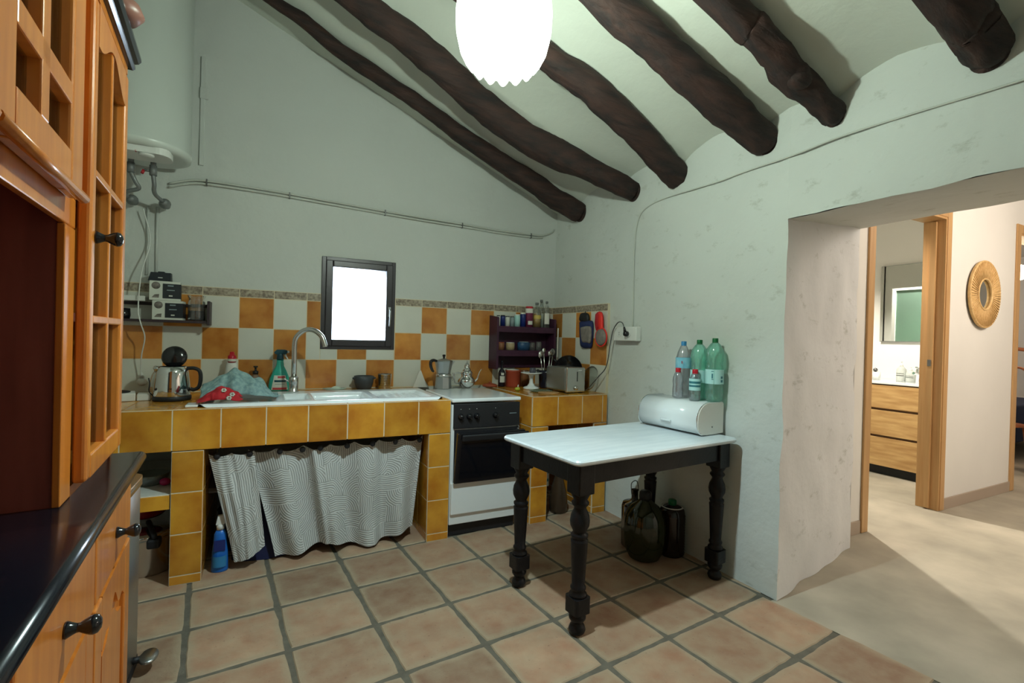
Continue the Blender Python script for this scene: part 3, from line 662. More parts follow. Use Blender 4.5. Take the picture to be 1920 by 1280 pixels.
fa = thing('kitchen_tap', 'tall brushed steel swan-neck mixer tap at the back of the sink', 'tap', (-2.06, -.27, CT + .0145))
m = MB(); m.lathe([(.030, 0), (.030, .006), (.026, .01), (.026, .055), (.027, .058), (.027, .090), (.020, .095), (.0, .095)], STEEL, seg=24); m.build('tap_body', fa)
m = MB(); m.tube([(0, 0, .09)] + spline([(0, 0, .20), (0, 0, .30), (.012, -.006, .345), (.055, -.028, .385), (.105, -.053, .386), (.148, -.075, .352), (.166, -.084, .305), (.17, -.086, .285)], 8), .0155, STEEL, 14); m.build('spout', fa)
m = MB(); m.tube([(-.018, -.01, .06), (-.06, -.03, .088)], [.005, .0035], STEEL); m.build('lever', fa)

# ------------------------------------------------------------------ curtain under the sink
cu = thing('sink_curtain', 'grey sink skirt curtain patterned with pale arched and straight lines', 'curtain', (-1.9, -.70, 0)); 
def cpanel(topx, botx, topz, botz, y, amp, waves, seed, sag):
    def fn(u, v):
        X = topx[0] + (topx[1] - topx[0]) * u; Xb = botx[0] + (botx[1] - botx[0]) * u
        e = v ** 1.05; x = Xb + (X - Xb) * e
        zt = topz[0] + (topz[1] - topz[0]) * u - sag * abs(math.sin(u * math.pi * waves[1])) ** .7
        zb = botz(u); z = zb + (zt - zb) * v
        yy = y - .030 * math.exp(-((u - .335) / .022) ** 2) * (waves[1] > 4) - .016 * math.exp(-((u - .70) / .03) ** 2) * (waves[1] > 4) + amp * math.sin(u * math.pi * 2 * waves[0] + seed + .4 * math.sin(v * 3)) * (1 - .45 * v) + .012 * noise.noise(Vector((u * 9 + seed, v * 2.2, seed)))
        return (x + 1.9, yy + .70, z)
    return fn
m = MB(); m.grid(cpanel((-2.29, -1.352), (-2.15, -1.40), (.614, .622), lambda u: .052 - .028 * math.sin(u * 10 + 1.2) * (1 - u * .4) - .018 * math.sin(u * 3.1), -.712, .034, (4.2, 7), .3, .024), 120, 40, CURT, uvf=lambda u, v: (u * 1.02, v * .6)); m.build('main_panel', cu, recalc=False)
m = MB(); m.grid(cpanel((-2.462, -2.26), (-2.34, -2.20), (.610, .612), lambda u: .045 + .06 * u * u, -.742, .012, (.9, 2), 2.1, .015), 30, 40, CURT, uvf=lambda u, v: (u * .23 + 1.3, v * .6)); m.build('front_flap', cu, recalc=False)
rod = thing('curtain_rod', 'thin black rod carrying the patterned curtain under the counter', 'curtain rod', (-1.9, -.70, 0))
m = MB(); m.tube([(-.568, .012, .630), (.545, .012, .630)], .006, BLKM); m.build('rod', rod)
for i, px in enumerate((-2.425, -2.28, -2.14, -2.03, -1.94, -1.80, -1.66, -1.53, -1.385)):
    m = MB(); m.sphere((px + 1.9, -.045, .597 + .0012 * i), .0150, BLKM, (1, .6, 1.1), 12); m.build('curtain_clip', cu)

# ------------------------------------------------------------------ stove
st = thing('gas_stove', 'freestanding white and black cooker with closed lid, between the tiled counters', 'stove', (-.97, -.80, 0))
SW = .234
m = MB(); m.box((-SW, .01, .08), (SW, .62, .815), ENAMW, bev=.004); m.build('body', st)
m = MB(); m.box((-SW - .001, -.004, .828), (SW + .003, .56, .852), ENAMW, bev=.008); m.build('lid', st)
m = MB(); m.box((-SW + .012, -.002, .668), (SW - .004, .02, .820), BLKM, bev=.004); m.build('control_panel', st)
for kx in (-.178, -.122, -.073, .055):
    m = MB(); T = Matrix.Translation((kx, -.002, .742)) @ Euler((R(90), 0, 0)).to_matrix().to_4x4(); m.T = T
    m.lathe([(.019, 0), (.019, .006), (.014, .010), (.013, .024), (.0, .025)], BLKG, seg=18); m.box((-.003, -.013, .02), (.003, .013, .030), BLKG, bev=.001); m.T = Matrix.Identity(4)
    k = m.build('burner_knob', st)
    m = MB(); m.box((kx - .002, -.0032, .785), (kx + .002, -.0022, .789), LWHITE); m.build('dial_mark', k)
m = MB(); m.box((.155, -.0035, .747), (.205, -.0022, .751), GRNGREY); m.build('brand_print', st)
# oven door leaning open from its lower hinge
m = MB(); m.at((0, -.004, .345), (R(9.5), 0, 0)); m.box((-SW + .012, -.028, 0), (SW - .002, 0.0, .318), BLKG, bev=.006); od = m.build('oven_door', st)
m = MB(); m.at((0, -.004, .345), (R(9.5), 0, 0)); m.box((-SW + .035, -.046, .272), (SW + .018, -.0285, .312), BLKM, bev=.012); m.build('door_handle', od)
m = MB(); m.at((0, -.004, .345), (R(9.5), 0, 0)); m.box((-SW + .04, -.0295, .03), (SW - .03, -.0282, .255), M('smoked_oven_glass', (.004, .005, .008), .06)); m.build('oven_glass', od)
m = MB(); m.box((-SW + .02, .0, .35), (SW - .02, .012, .66), BLKM); m.build('oven_cavity', st)
m = MB(); m.box((SW - .028, -.03, .655), (SW - .018, -.0, .668), STEEL, bev=.002); m.build('hinge_bracket', st)
m = MB(); m.box((-SW + .004, -.006, .145), (SW - .002, .012, .338), ENAMW, bev=.005); m.build('storage_drawer', st)
m = MB(); m.box((-SW + .01, .045, 0.002), (SW - .01, .6, .08), BLKM); m.box((-SW + .004, .02, .078), (SW - .004, .05, .142), BLKM); m.build('plinth', st)

# ------------------------------------------------------------------ table
TR = R(5.5); TOPZ = .747
tb = thing('kitchen_table', 'old table with a white marble top and turned black legs', 'table', (-1.108, -1.993, 0), TR)
TLx, TLy = 1.075, .585
def rrect(x0, y0, x1, y1, r, n=6):
    pts = []
    for cx, cy, a0 in ((x1 - r, y0 + r, -90), (x1 - r, y1 - r, 0), (x0 + r, y1 - r, 90), (x0 + r, y0 + r, 180)):
        for k in range(n + 1): a = R(a0 + 90 * k / n); pts.append((cx + r * math.cos(a), cy + r * math.sin(a)))
    return pts
m = MB(); P1 = rrect(0, 0, TLx, TLy, .035); P2 = rrect(.006, .006, TLx - .006, TLy - .006, .03); n = len(P1)
vv = [(x, y, TOPZ - .022) for x, y in P2] + [(x, y, TOPZ - .015) for x, y in P1] + [(x, y, TOPZ - .007) for x, y in P1] + [(x, y, TOPZ) for x, y in P2]
ff = [list(range(n))[::-1], list(range(3 * n, 4 * n))] + [(k * n + i, k * n + (i + 1) % n, (k + 1) * n + (i + 1) % n, (k + 1) * n + i) for k in range(3) for i in range(n)]
m._new(vv, ff, MARB); m.build('marble_top', tb)
lx0, lx1, ly0, ly1 = .090, TLx - .052, .085, TLy - .055
m = MB(); az0, az1 = TOPZ - .118, TOPZ - .0225
m.box((lx0 + .03, ly0 - .030, az0), (lx1 - .03, ly0 - .008, az1), BLKP); m.box((lx0 + .03, ly1 + .008, az0), (lx1 - .03, ly1 + .030, az1), BLKP)
m.box((lx0 - .030, ly0 + .03, az0), (lx0 - .008, ly1 - .03, az1), BLKP); m.box((lx1 + .008, ly0 + .03, az0), (lx1 + .030, ly1 - .03, az1), BLKP)
m.build('apron', tb)
legp = [(.0, .0), (.022, 0), (.032, .008), (.036, .022), (.030, .038), (.020, .046), (.028, .054), (.036, .066), (.036, .078), (.024, .090), (.024, .095)]
up = [(.030, .155), (.037, .160), (.037, .170), (.026, .182), (.033, .190), (.033, .198), (.027, .206), (.030, .26), (.036, .385), (.037, .395), (.030, .402), (.036, .408), (.037, .418), (.028, .424), (.028, .43), (.040, .455), (.042, .475), (.038, .500), (.026, .525), (.026, .532), (.037, .545), (.037, .552), (.028, .562), (.040, .585), (.036, .592)]
for ix, (lx, ly) in enumerate(((lx0, ly0), (lx1, ly0), (lx0, ly1), (lx1, ly1))):
    m = MB(); m.lathe(legp, BLKP, (lx, ly, 0), 20)
    pts = rrect(lx - .040, ly - .040, lx + .040, ly + .040, .012, 3); m.prism(pts, .092, .158, BLKP)
    m.lathe(up, BLKP, (lx, ly, 0), 20)
    m.box((lx - .042, ly - .042, .588), (lx + .042, ly + .042, TOPZ - .0225), BLKP, bev=.005); m.build('leg', tb)

# ------------------------------------------------------------------ bread box (local: x across, -x faces the room)
bx = thing('bread_box', 'white roll-top bread bin with steel rims, standing on the marble table', 'bread bin', (-.150, -1.585, TOPZ), R(4.8))
BW, BD, BH = .205, .105, .172
prof = []
for k in range(15): a = R(180 + 0 - 0) ; 
def bbprof(o=0.0):
    p = [(BD - o, .006 + o), (BD - o, BH - .012 - o)]
    for k in range(5): a = R(90 * k / 4); p.append((BD - .012 + .012 * math.cos(a) - o, BH - .012 + .012 * math.sin(a) - o))
    for k in range(13): a = R(90 + 90 * k / 12); p.append((-.012 + (.093) * math.cos(a) + (o if k > 6 else 0), BH - .086 + (.086) * math.sin(a) - (o if k < 7 else 0)))
    for k in range(9): a = R(180 + 70 * k / 8); p.append((-.047 + .058 * math.cos(a) + o * (k < 6), .060 + .056 * math.sin(a) + o * (k > 5)))
    p.append((-.03, .004 + o)); return p
m = MB(); m.prism([(x, z) for x, z in bbprof(.002)], -BW + .006, BW - .006, ENAMW, axis='y', smooth=True); m.build('roll_lid', bx)
for sgn, mt in ((-1, CREAM), (1, CREAM)):
    y0 = sgn * (BW - .006)
    m = MB(); m.prism(bbprof(.0015), min(y0, y0 + sgn * .007), max(y0, y0 + sgn * .007), mt, axis='y'); e = m.build('end_panel', bx)
    m = MB(); pr = [(x, y0, z) for x, z in bbprof(0)]; m.tube(pr[2:], .0035, CHROME, 8); m.build('steel_rim', bx)
    if sgn < 0: m = MB(); m.at((.01, y0 - .007, .045), (R(90), 0, 0)); m.lathe([(.004, 0), (.004, .002), (0, .0025)], DSTEEL, seg=12); m.build('rivet', e)
m = MB(); m.tube([(-.1065, -.035, .060), (-.115, -.030, .060), (-.115, .030, .060), (-.1065, .035, .060)], .004, ENAMW); m.build('lid_handle', bx)

# ------------------------------------------------------------------ bottles on the bread box
def pet_big(name, label, x, y, kind, mat, cap, h=.325, r=.044, rot=0):
    o = thing(name, label, 'bottle', (x, y, TOPZ + BH + .001), rot, 'plastic bottles on the bread bin')
    m = MB()
    if kind == 'green': pr = [(.012, .006), (.030, .0), (.041, .012), (.043, .05), (.041, .085), (.043, .09), (.043, .165), (.040, .175), (.036, .195), (.041, .22), (.043, .245), (.038, .275), (.024, .298), (.013, .310), (.0125, .318)]
    elif kind == 'blue': pr = [(.012, .006), (.032, .0), (.040, .012), (.040, .06), (.038, .07), (.041, .08), (.041, .19), (.040, .225), (.032, .262), (.020, .292), (.012, .306), (.012, .312)]
    else: pr = [(.01, .004), (.024, 0), (.0295, .008), (.0295, .05), (.027, .075), (.0295, .095), (.027, .12), (.018, .145), (.011, .156), (.011, .160)]
    s = h / pr[-1][1]
    m.lathe([(a * r / .043 if kind != 'small' else a, b * s) for a, b in pr], mat, seg=28, lobes=5 if kind == 'green' else 0, lob=.012); m.build('bottle_body', o)
    c0 = pr[-1][1] * s - .010; m = MB(); m.lathe([(.0145, c0 - .004), (.0150, c0), (.0150, c0 + .020), (.0135, c0 + .023), (0, c0 + .023)], cap, seg=20); m.build('cap', o)
    return o, pr, s
def wrap(o, r, z0, z1, mat, name='paper_label', a0=0, a1=360, parent=None):
    m = MB(); n = 24
    m.grid(lambda u, v: (r * math.cos(R(a0 + (a1 - a0) * u)), r * math.sin(R(a0 + (a1 - a0) * u)), z0 + (z1 - z0) * v), n, 1, mat); return m.build(name, parent or o)
o, _, _ = pet_big('water_bottle', 'tall clear water bottle with blue cap and blue label on the bread bin', -.078, -1.540, 'blue', PETC, BLUEC, .305, .044, 0)
wrap(o, .0432, .165, .225, LBLUE)
text('OYA', .024, (-.0385, -.022, .198), (R(90), 0, R(-118)), LREDD, o)
o, _, _ = pet_big('soda_bottle', 'large green plastic bottle with green cap between the clear and rightmost green bottles', -.080, -1.655, 'green', PETG, GRNC, .315, .045)
l = wrap(o, .0458, .093, .163, LTEAL)
o, _, _ = pet_big('soda_bottle', 'large green plastic bottle with green cap, rightmost on the bread bin, pale wrap label', -.072, -1.752, 'green', PETG, GRNC, .325, .046)
l = wrap(o, .0468, .095, .172, LTEAL)
for k, (a, z0, z1, w_) in enumerate(((203, .125, .150, 9), (203, .118, .122, 12), (262, .125, .137, 18), (262, .105, .118, 18), (200, .160, .163, 16))): wrap(o, .0471, z0, z1, LTEALD, 'label_print', a, a + w_, l)
o, _, _ = pet_big('water_bottle', 'small clear bottle with red cap standing at the left front', -.147, -1.570, 'small', PETC, REDC, .155)
o, _, _ = pet_big('water_bottle', 'small bottle with red cap and teal printed label in front of the green bottles', -.147, -1.690, 'small', PETC, REDC, .155)
l = wrap(o, .0302, .055, .118, LTEAL); wrap(o, .0305, .092, .104, LTEALD, 'label_print', 150, 290, l); wrap(o, .0305, .074, .084, LTEALD, 'label_print', 150, 290, l)

# ------------------------------------------------------------------ demijohns under the table
dj = thing('demijohn', 'olive green glass demijohn with a black neck, in front under the table', 'demijohn', (-.275, -1.475, 0)); dj.scale = (1.14, 1.14, 1.0)
m = MB(); m.lathe([(.0, .0), (.055, .0), (.075, .012), (.095, .06), (.100, .11), (.101, .19), (.094, .245), (.070, .295), (.035, .325), (.024, .34), (.024, .36)], OLIVEG, seg=32, cap=False); m.build('jar_body', dj)
m = MB(); m.lathe([(.0, .003), (.053, .003), (.072, .014), (.091, .06), (.0935, .10), (0, .10)], M('dark_wine', (.010, .008, .004), .2), seg=28); m.build('dregs', dj)
m = MB(); m.lathe([(.029, .335), (.031, .35), (.029, .375), (.020, .385), (0, .386)], BLKM, seg=20); m.build('stopper', dj)
j2 = thing('demijohn', 'dark brown swing-top jug standing left behind the green demijohn', 'demijohn', (-.22, -1.325, 0)); j2.scale = (1.05, 1.05, 1.0)
m = MB(); m.lathe([(0, 0), (.06, .0), (.070, .01), (.072, .10), (.072, .24), (.066, .262), (.03, .272), (.018, .285), (.018, .33), (.022, .34)], BROWNG, seg=28, cap=False); m.build('jug_body', j2)
m = MB(); m.tube(spline([(-.02, 0, .30), (-.035, -.01, .34), (-.035, -.01, .385), (.0, -.005, .395), (.02, .0, .37), (.022, 0, .33), (-.02, 0, .30)], 5), .0025, DSTEEL); m.build('wire_clasp', j2)
j3 = thing('water_jug', 'brown ribbed plastic jug with a green cap, right of the demijohn', 'jug', (-.092, -1.50, 0)); j3.scale = (1.08, 1.08, 1.0)
pr = [(0, 0), (.055, 0), (.066, .010)]
for k in range(14): pr += [(.069, .022 + k * .016), (.066, .030 + k * .016)]
pr += [(.062, .262), (.045, .278), (.02, .286), (.018, .292)]
m = MB(); m.lathe(pr, BROWNG, seg=28, cap=False); m.build('jug_body', j3)
m = MB(); m.lathe([(.020, .288), (.022, .29), (.022, .313), (.018, .318), (0, .318)], GRNC, seg=20); m.build('cap', j3)
m = MB(); m.lathe([(.052, .2755), (.058, .277), (.052, .281)], CREAM, seg=24, cap=False); m.build('carry_collar', j3)

# ================================================================== HUTCH (local: +x faces the room, y = -distance along the front)
hu = thing('kitchen_hutch', 'tall honey-coloured wooden hutch with glazed doors, black counter top and black knobs', 'hutch', (-2.527, -1.773, 0), R(4.1))
HL = 1.42; HZ = .86
def hb(m, x0, s0, z0, x1, s1, z1, mat, bev=0.0): return m.box((x0, -s1, z0), (x1, -s0, z1), mat, bev=bev)
m = MB(); pts = [(-.50, HZ - .032), (-.5, HZ - .032)] + [(-.016 + .016 * math.cos(R(a)), HZ - .016 + .016 * math.sin(R(a))) for a in range(-90, 91, 15)] + [(-.50, HZ)]
pts = pts[1:]
m.prism(pts, -HL, 0, BLKTOP, axis='y', smooth=True); m.build('counter_top', hu)
m = MB()   # base carcass
hb(m, -.48, .015, .02, -.07, .035, .828, PINE); hb(m, -.48, HL - .035, .02, -.07, HL - .015, .828, PINE); hb(m, -.48, .035, .02, -.46, HL - .035, .828, PINE); hb(m, -.46, .035, .05, -.08, HL - .035, .07, PINE)
hb(m, -.07, .012, .02, -.052, .055, .828, PINE, .002); hb(m, -.07, .055, .60, -.052, HL - .055, .64, PINE); hb(m, -.07, .055, .812, -.052, HL - .055, .828, PINE); hb(m, -.07, .055, .02, -.052, HL - .055, .09, PINE)
hb(m, -.07, .462, .09, -.052, .508, .812, PINE, .002); hb(m, -.07, .915, .09, -.052, .96, .812, PINE, .002); hb(m, -.07, HL - .055, .02, -.052, HL - .012, .828, PINE)
m.build('base_cabinet', hu)
def knob(x, s, z, parent):
    m = MB(); m.at((x, -s, z), (0, R(90), 0)); m.lathe([(.0135, 0), (.0145, .003), (.011, .009), (.0078, .016), (.0078, .020), (.0115, .026), (.0155, .034), (.0165, .039), (.0145, .045), (.008, .049), (0, .050)], BLKG, seg=24); m.build('knob', parent)
for s0, s1 in ((.040, .478), (.492, .950), (.964, HL - .03)):
    m = MB(); m.box((-.051, -s1, .634), (-.030, -s0, .806), PINE, bev=.005); d = m.build('drawer', hu); knob(-.030, (s0 + s1) / 2, .712, d)
    m = MB()   # door with a raised frame and an arched panel
    m.box((-.051, -s1, .095), (-.030, -s1 + .07, .622), PINE, bev=.004); m.box((-.051, -s0 - .07, .095), (-.030, -s0, .622), PINE, bev=.004)
    m.box((-.0505, -s1 + .07, .095), (-.0302, -s0 - .07, .165), PINE, bev=.003)
    a, b = -s1 + .07, -s0 - .07; mid = (a + b) / 2; W = (b - a) / 2
    pts = [(a, .622), (a, .50)] + [(mid + W * t, .50 + .05 * math.exp(-(t / .45) ** 2) + .012 * math.cos(t * 9)) for t in slin(-.95, .95, 20)] + [(b, .50), (b, .622)]
    m.prism(pts, -.0503, -.0303, PINE, axis='x')
    dd = m.build('door', hu)
    m = MB(); m.box((-.050, a - .002, .15), (-.042, b + .002, .56), PINE); pts = [(a + .03, .19), (b - .03, .19), (b - .03, .47)] + [(mid + (W - .03) * t, .47 + .05 * math.exp(-(t / .45) ** 2)) for t in slin(.9, -.9, 14)] + [(a + .03, .47)]
    m.prism(pts, -.043, -.034, PINE, axis='x'); m.build('raised_panel', dd)
# upper cabinet
FX = -.060
UT = 1.99
m = MB()
hb(m, -.40, .004, HZ, FX - .022, .022, UT, PINE)                     # far end panel
hb(m, -.40, HL - .022, HZ, FX - .022, HL - .004, UT, PINE); hb(m, -.42, .004, HZ, -.40, HL - .004, UT, MAHOG)
hb(m, -.40, .022, HZ, FX - .0265, .425, HZ + .022, PINE); hb(m, -.40, .022, UT - .02, FX - .022, HL - .02, UT, PINE)
m.build('upper_case', hu)
m = MB(); hb(m, -.40, .470, HZ, FX - .040, .496, UT - .02, MAHOG); m.build('dividing_panel', hu)
m = MB(); hb(m, FX - .040, .425, HZ, FX - .0265, .500, 1.436, PINE, .002); m.build('frame_stile', hu)
m = MB(); hb(m, -.40, .022, 1.24, FX - .05, .470, 1.26, MAHOG); hb(m, -.40, .022, 1.56, FX - .05, .470, 1.58, MAHOG); hb(m, -.40, .496, 1.52, FX - .05, HL - .022, 1.54, MAHOG); hb(m, -.40, .496, 1.74, FX - .06, HL - .022, 1.752, MAHOG); m.build('inner_shelf', hu)
m = MB(); hb(m, -.40, .496, 1.135, -.20, HL - .022, 1.15, MAHOG); m.build('niche_shelf', hu)
# header rail under the upper doors and cornice
m = MB(); hb(m, FX - .040, .425, 1.437, FX - .0265, HL - .006, 1.50, PINE, .003); m.build('header_rail', hu)
m = MB(); hb(m, FX - .040, .002, 1.967, FX - .004, HL, UT, PINE); hb(m, FX - .040, .425, 1.50, FX - .0265, .51, 1.967, PINE)
m.build('top_rail', hu)
m = MB()
prof_ = [(-.44, UT), (FX + .006, UT), (FX + .012, UT + .005), (FX + .012, UT + .013), (FX + .006, UT + .017), (FX + .020, UT + .022), (FX + .026, UT + .030), (FX + .026, UT + .038), (FX + .020, UT + .043), (-.44, UT + .043)]
m.prism(prof_, -HL - .01, .012, BLKTOP, axis='y'); m.build('cornice', hu)
# doors
def glazed(s0, s1, z0, z1, st, rb, rt, bars_v, bars_z, arch, knob_at=None, bead=.016):
    m = MB(); xf, xb = FX, FX - .026
    m.box((xb, -s0 - st, z0), (xf, -s0, z1), PINE, bev=.007); m.box((xb, -s1, z0), (xf, -s1 + st, z1), PINE, bev=.009)
    m.box((xb + .0005, -s1 + st, z0), (xf - .0005, -s0 - st, z0 + rb), PINE, bev=.004)
    a, b = -s1 + st, -s0 - st
    if arch:
        mid = (a + b) / 2; pts = [(a, z1), (a, z1 - rt - arch)]
        for t in slin(-1, 1, 28):
            pts.append((mid + (b - a) / 2 * t, z1 - rt - arch * (1 - math.cos(min(1, abs(t) * 1.15) ** 1 * math.pi) * -1 + 1) / 2 - arch * 0 if False else z1 - rt - arch * (.5 - .5 * math.cos(min(1, abs(t) * 1.1) * math.pi))))
        pts += [(b, z1 - rt - arch), (b, z1)]; m.prism(pts, xb + .0005, xf - .0005, PINE, axis='x')
    else: m.box((xb + .0005, a, z1 - rt), (xf - .0005, b, z1), PINE, bev=.003)
    for s in bars_v: m.box((xb + .001, -s - bead / 2, z0 + rb - .002), (xf - .001, -s + bead / 2, z1 - rt - (.004)), PINE, bev=.003)
    for z in bars_z: m.box((xb + .001, a - .001, z - bead / 2), (xf - .001, b + .001, z + bead / 2), PINE, bev=.003)
    d = m.build('glazed_door', hu)
    m = MB(); m.box((xb + .004, a - .004, z0 + rb - .004), (xb + .007, b + .004, z1 - rt), DGLASS); m.build('glass', d)
    if knob_at: knob(xf, knob_at[0], knob_at[1], d)
    return d
glazed(.006, .424, .885, 1.955, .040, .055, .035, [.222], [1.245, 1.575], .06, (.385, 1.43), .018)
glazed(.505, .955, 1.485, 1.965, .085, .075, .04, [.745], [1.665], .05, None, .040)
glazed(.965, HL - .005, 1.485, 1.965, .085, .075, .04, [1.19], [1.665], .05, None, .040)
m = MB(); m.tube([(FX + .002, -.507, 1.488), (FX + .002, -.955, 1.488)], .010, PINE, 10); m.tube([(FX + .002, -.965, 1.488), (FX + .002, -HL + .005, 1.488)], .010, PINE, 10); m.build('door_nosing', hu)
# small things in the niche
o = thing('blue_dish', 'small blue dish on the shelf in the open niche of the hutch', 'dish', tuple(hu.matrix_world.translation) if 0 else (-2.527, -1.773, 0), R(4.1))
o.location = Matrix.Rotation(R(4.1), 4, 'Z') @ Vector((-.255, -.86, 0)) + Vector((-2.527, -1.773, 1.151))
m = MB(); m.lathe([(0, 0), (.03, 0), (.055, .018), (.062, .03), (.059, .03), (.05, .018), (0, .008)], M('blue_glaze', (.05, .25, .42), .2), seg=28); m.build('dish', o)
o = thing('yellow_jar', 'small yellow and green jar on the niche shelf beside the blue dish', 'jar'); o.location = Matrix.Rotation(R(4.1), 4, 'Z') @ Vector((-.30, -.985, 0)) + Vector((-2.527, -1.773, 1.151))
m = MB(); m.lathe([(0, 0), (.03, 0), (.032, .06), (.026, .075)], M('yellow_label', (.5, .42, .08), .5), seg=20); m.build('jar_body', o); m = MB(); m.lathe([(.028, .075), (.028, .09), (0, .09)], GRNC, seg=20); m.build('lid', o)
o = thing('oval_platter', 'pinkish oval ornament lying on top of the black hutch cornice', 'ornament'); o.location = Matrix.Rotation(R(4.1), 4, 'Z') @ Vector((-.06, -.18, 0)) + Vector((-2.527, -1.773, UT + .044))
m = MB(); m.lathe([(0, 0), (.04, 0), (.055, .02), (.045, .045), (0, .055)], M('dark_pink_clay', (.20, .09, .07), .4), seg=24); m.build('ornament_body', o)

# ------------------------------------------------------------------ pedal bin behind the hutch
pb = thing('pedal_bin', 'narrow steel pedal bin at the far end of the hutch', 'bin', (-2.752, -1.50, 0))
m = MB(); P1 = rrect(-.14, -.12, .14, .16, .05); m.prism(P1, .03, .66, STEELD, smooth=True); m.build('bin_body', pb)
m = MB(); m.prism(rrect(-.142, -.122, .142, .162, .05), .002, .03, BLKM); m.build('bin_base', pb)
m = MB(); m.prism(rrect(-.145, -.125, .145, .165, .052), .66, .69, STEEL, smooth=True); m.prism(rrect(-.11, -.09, .11, .13, .05), .69, .705, STEEL, smooth=True); m.build('bin_lid', pb)
m = MB(); m.tube([(.13, .06, .045), (.16, .06, .045)], .012, BLKM); m.lathe([(0, -.004), (.035, -.004), (.036, .002), (.032, .006), (0, .007)], STEELD, (.185, .06, .05), 20, sx=.8, sy=1.3); m.build('pedal', pb)

# ------------------------------------------------------------------ water heater
wh_ = thing('water_heater', 'white cylindrical electric water heater high on the window wall behind the hutch', 'water heater', (-2.855, -.255, 2.16))
m = MB(); m.lathe([(0, .03), (.12, .03), (.205, .02), (.232, .028), (.236, .05), (.236, .055), (.232, .06), (.232, 1.0), (.20, 1.06), (0, 1.07)], M('heater_enamel', (.58, .62, .58), .3), seg=48); m.build('tank', wh_)
m = MB(); pts = rrect(-.16, -.185, .16, -.02, .06); m.prism(pts, -.012, .03, WPLAS); cv = m.build('terminal_cover', wh_)
m = MB(); m.at((.055, -.150, -.0125), (0, 0, 0)); m.lathe([(.034, 0), (.034, -.006), (.026, -.012), (0, -.012)], WPLAS, seg=24); m.build('dial', cv)
m = MB(); m.tube([(.014, -.17, -.0125), (.014, -.185, -.008)], .003, REDC); m.build('pilot_light', cv)
for dx, kind in ((-.045, 0), (.055, 1)):
    m = MB(); m.tube([(dx, .02, .03), (dx, .02, -.04)], .014, GREYP, 12); m.tube([(dx, .02, -.02), (dx, .02, -.075)], .019, GREYP, 6)
    m.tube(spline([(dx, .02, -.07), (dx + (.004 if kind else .02), .03, -.12), (dx + (.0 if kind else .03), .05, -.15), (dx + (.005 if kind else -.03), .08, -.17), (dx + (.03 if kind else -.035), .12, -.19)], 6), .011, GREYP, 10); p_ = m.build('inlet_pipe', wh_)
    m = MB(); m.at((dx + (.035 if kind else -.02), .17, -.195), (R(90), 0, 0)); m.lathe([(.0, -.04), (.020, -.04), (.022, 0), (.030, .01), (.030, .02), (.018, .04), (.018, .055), (0, .055)], GREYP, seg=14); m.build('valve', p_)
m = MB(); m.tube([(.015, .02, -.05), (.055, .02, -.05)], .008, GREYP); m.tube([(.012, .02, -.05), (.005, .015, -.072)], .008, REDP); m.build('relief_lever', wh_)
m = MB(); m.box((-.06, -.233, .13), (-.022, -.2315, .137), DSTEEL); m.build('brand_print', wh_)
for zz in (.24, ):
    pass
cd = thing('wall_conduit', 'faint painted vertical conduit strip on the wall right of the water heater', 'conduit', (-2.60, -.004, 2.3))
m = MB(); m.box((-.012, -.010, -.05), (.012, .004, .62), WALL, bev=.003); m.box((-.016, -.014, .36), (.03, .004, .43), WALL, bev=.004); m.build('conduit', cd)
cd = thing('vertical_pipe', 'pair of faint wall-coloured pipes running down from the water heater valves', 'pipe', (-2.86, -.012, 1.6))
for dx in (.0, .045): m = MB(); m.tube([(dx, 0, -.05), (dx, 0, .36)], .007, WALL); m.build('pipe', cd)
# painted pipe run and wires on the walls
pp = thing('painted_water_pipe', 'pair of thin painted pipes clipped across the window wall below the beam', 'pipe', (-1.4, -.016, 2.12))
run = [(-2.76, 2.098), (-2.66, 2.135), (-2.568, 2.147), (-2.35, 2.146), (-2.1, 2.140), (-1.75, 2.126), (-1.47, 2.115), (-1.15, 2.106), (-.875, 2.100), (-.55, 2.09), (-.26, 2.093), (-.15, 2.10), (-.06, 2.135), (-.035, 2.165)]
m = MB(); m.tube(spline([(x + 1.4, .0, z - 2.12 + .010) for x, z in run], 5), .0065, PAINTP); m.build('pipe', pp)
m = MB(); m.tube(spline([(x + 1.4, .0, z - 2.12 - .010) for x, z in run[:-2]], 5), .0065, PAINTP); m.build('pipe', pp)
for x, z in ((-2.568, 2.147), (-2.1, 2.14), (-1.47, 2.115), (-.875, 2.10), (-.26, 2.093)):
    m = MB(); m.box((x + 1.4 - .004, -.010, z - 2.12 - .020), (x + 1.4 + .004, .012, z - 2.12 + .020), DSTEEL, bev=.001); m.build('pipe_clip', pp)
cb = thing('surface_cable', 'thin painted cable climbing from the socket and along the wall under the beams', 'cable', (-.006, -1.02, 1.34))
run = [(-1.02, 1.325), (-1.018, 1.5), (-1.014, 1.7), (-1.015, 1.86), (-1.03, 2.0), (-1.07, 2.085), (-1.16, 2.12), (-1.30, 2.132), (-1.548, 2.128), (-1.7, 2.124), (-1.86, 2.130), (-2.1, 2.130), (-2.33, 2.142), (-2.6, 2.135), (-2.89, 2.123), (-3.3, 2.12)]
m = MB(); m.tube(spline([(-.002 - .0 * i, y + 1.02, z - 1.34) for i, (y, z) in enumerate(run)], 5), .0042, PAINTP, 6); m.build('cable', cb)
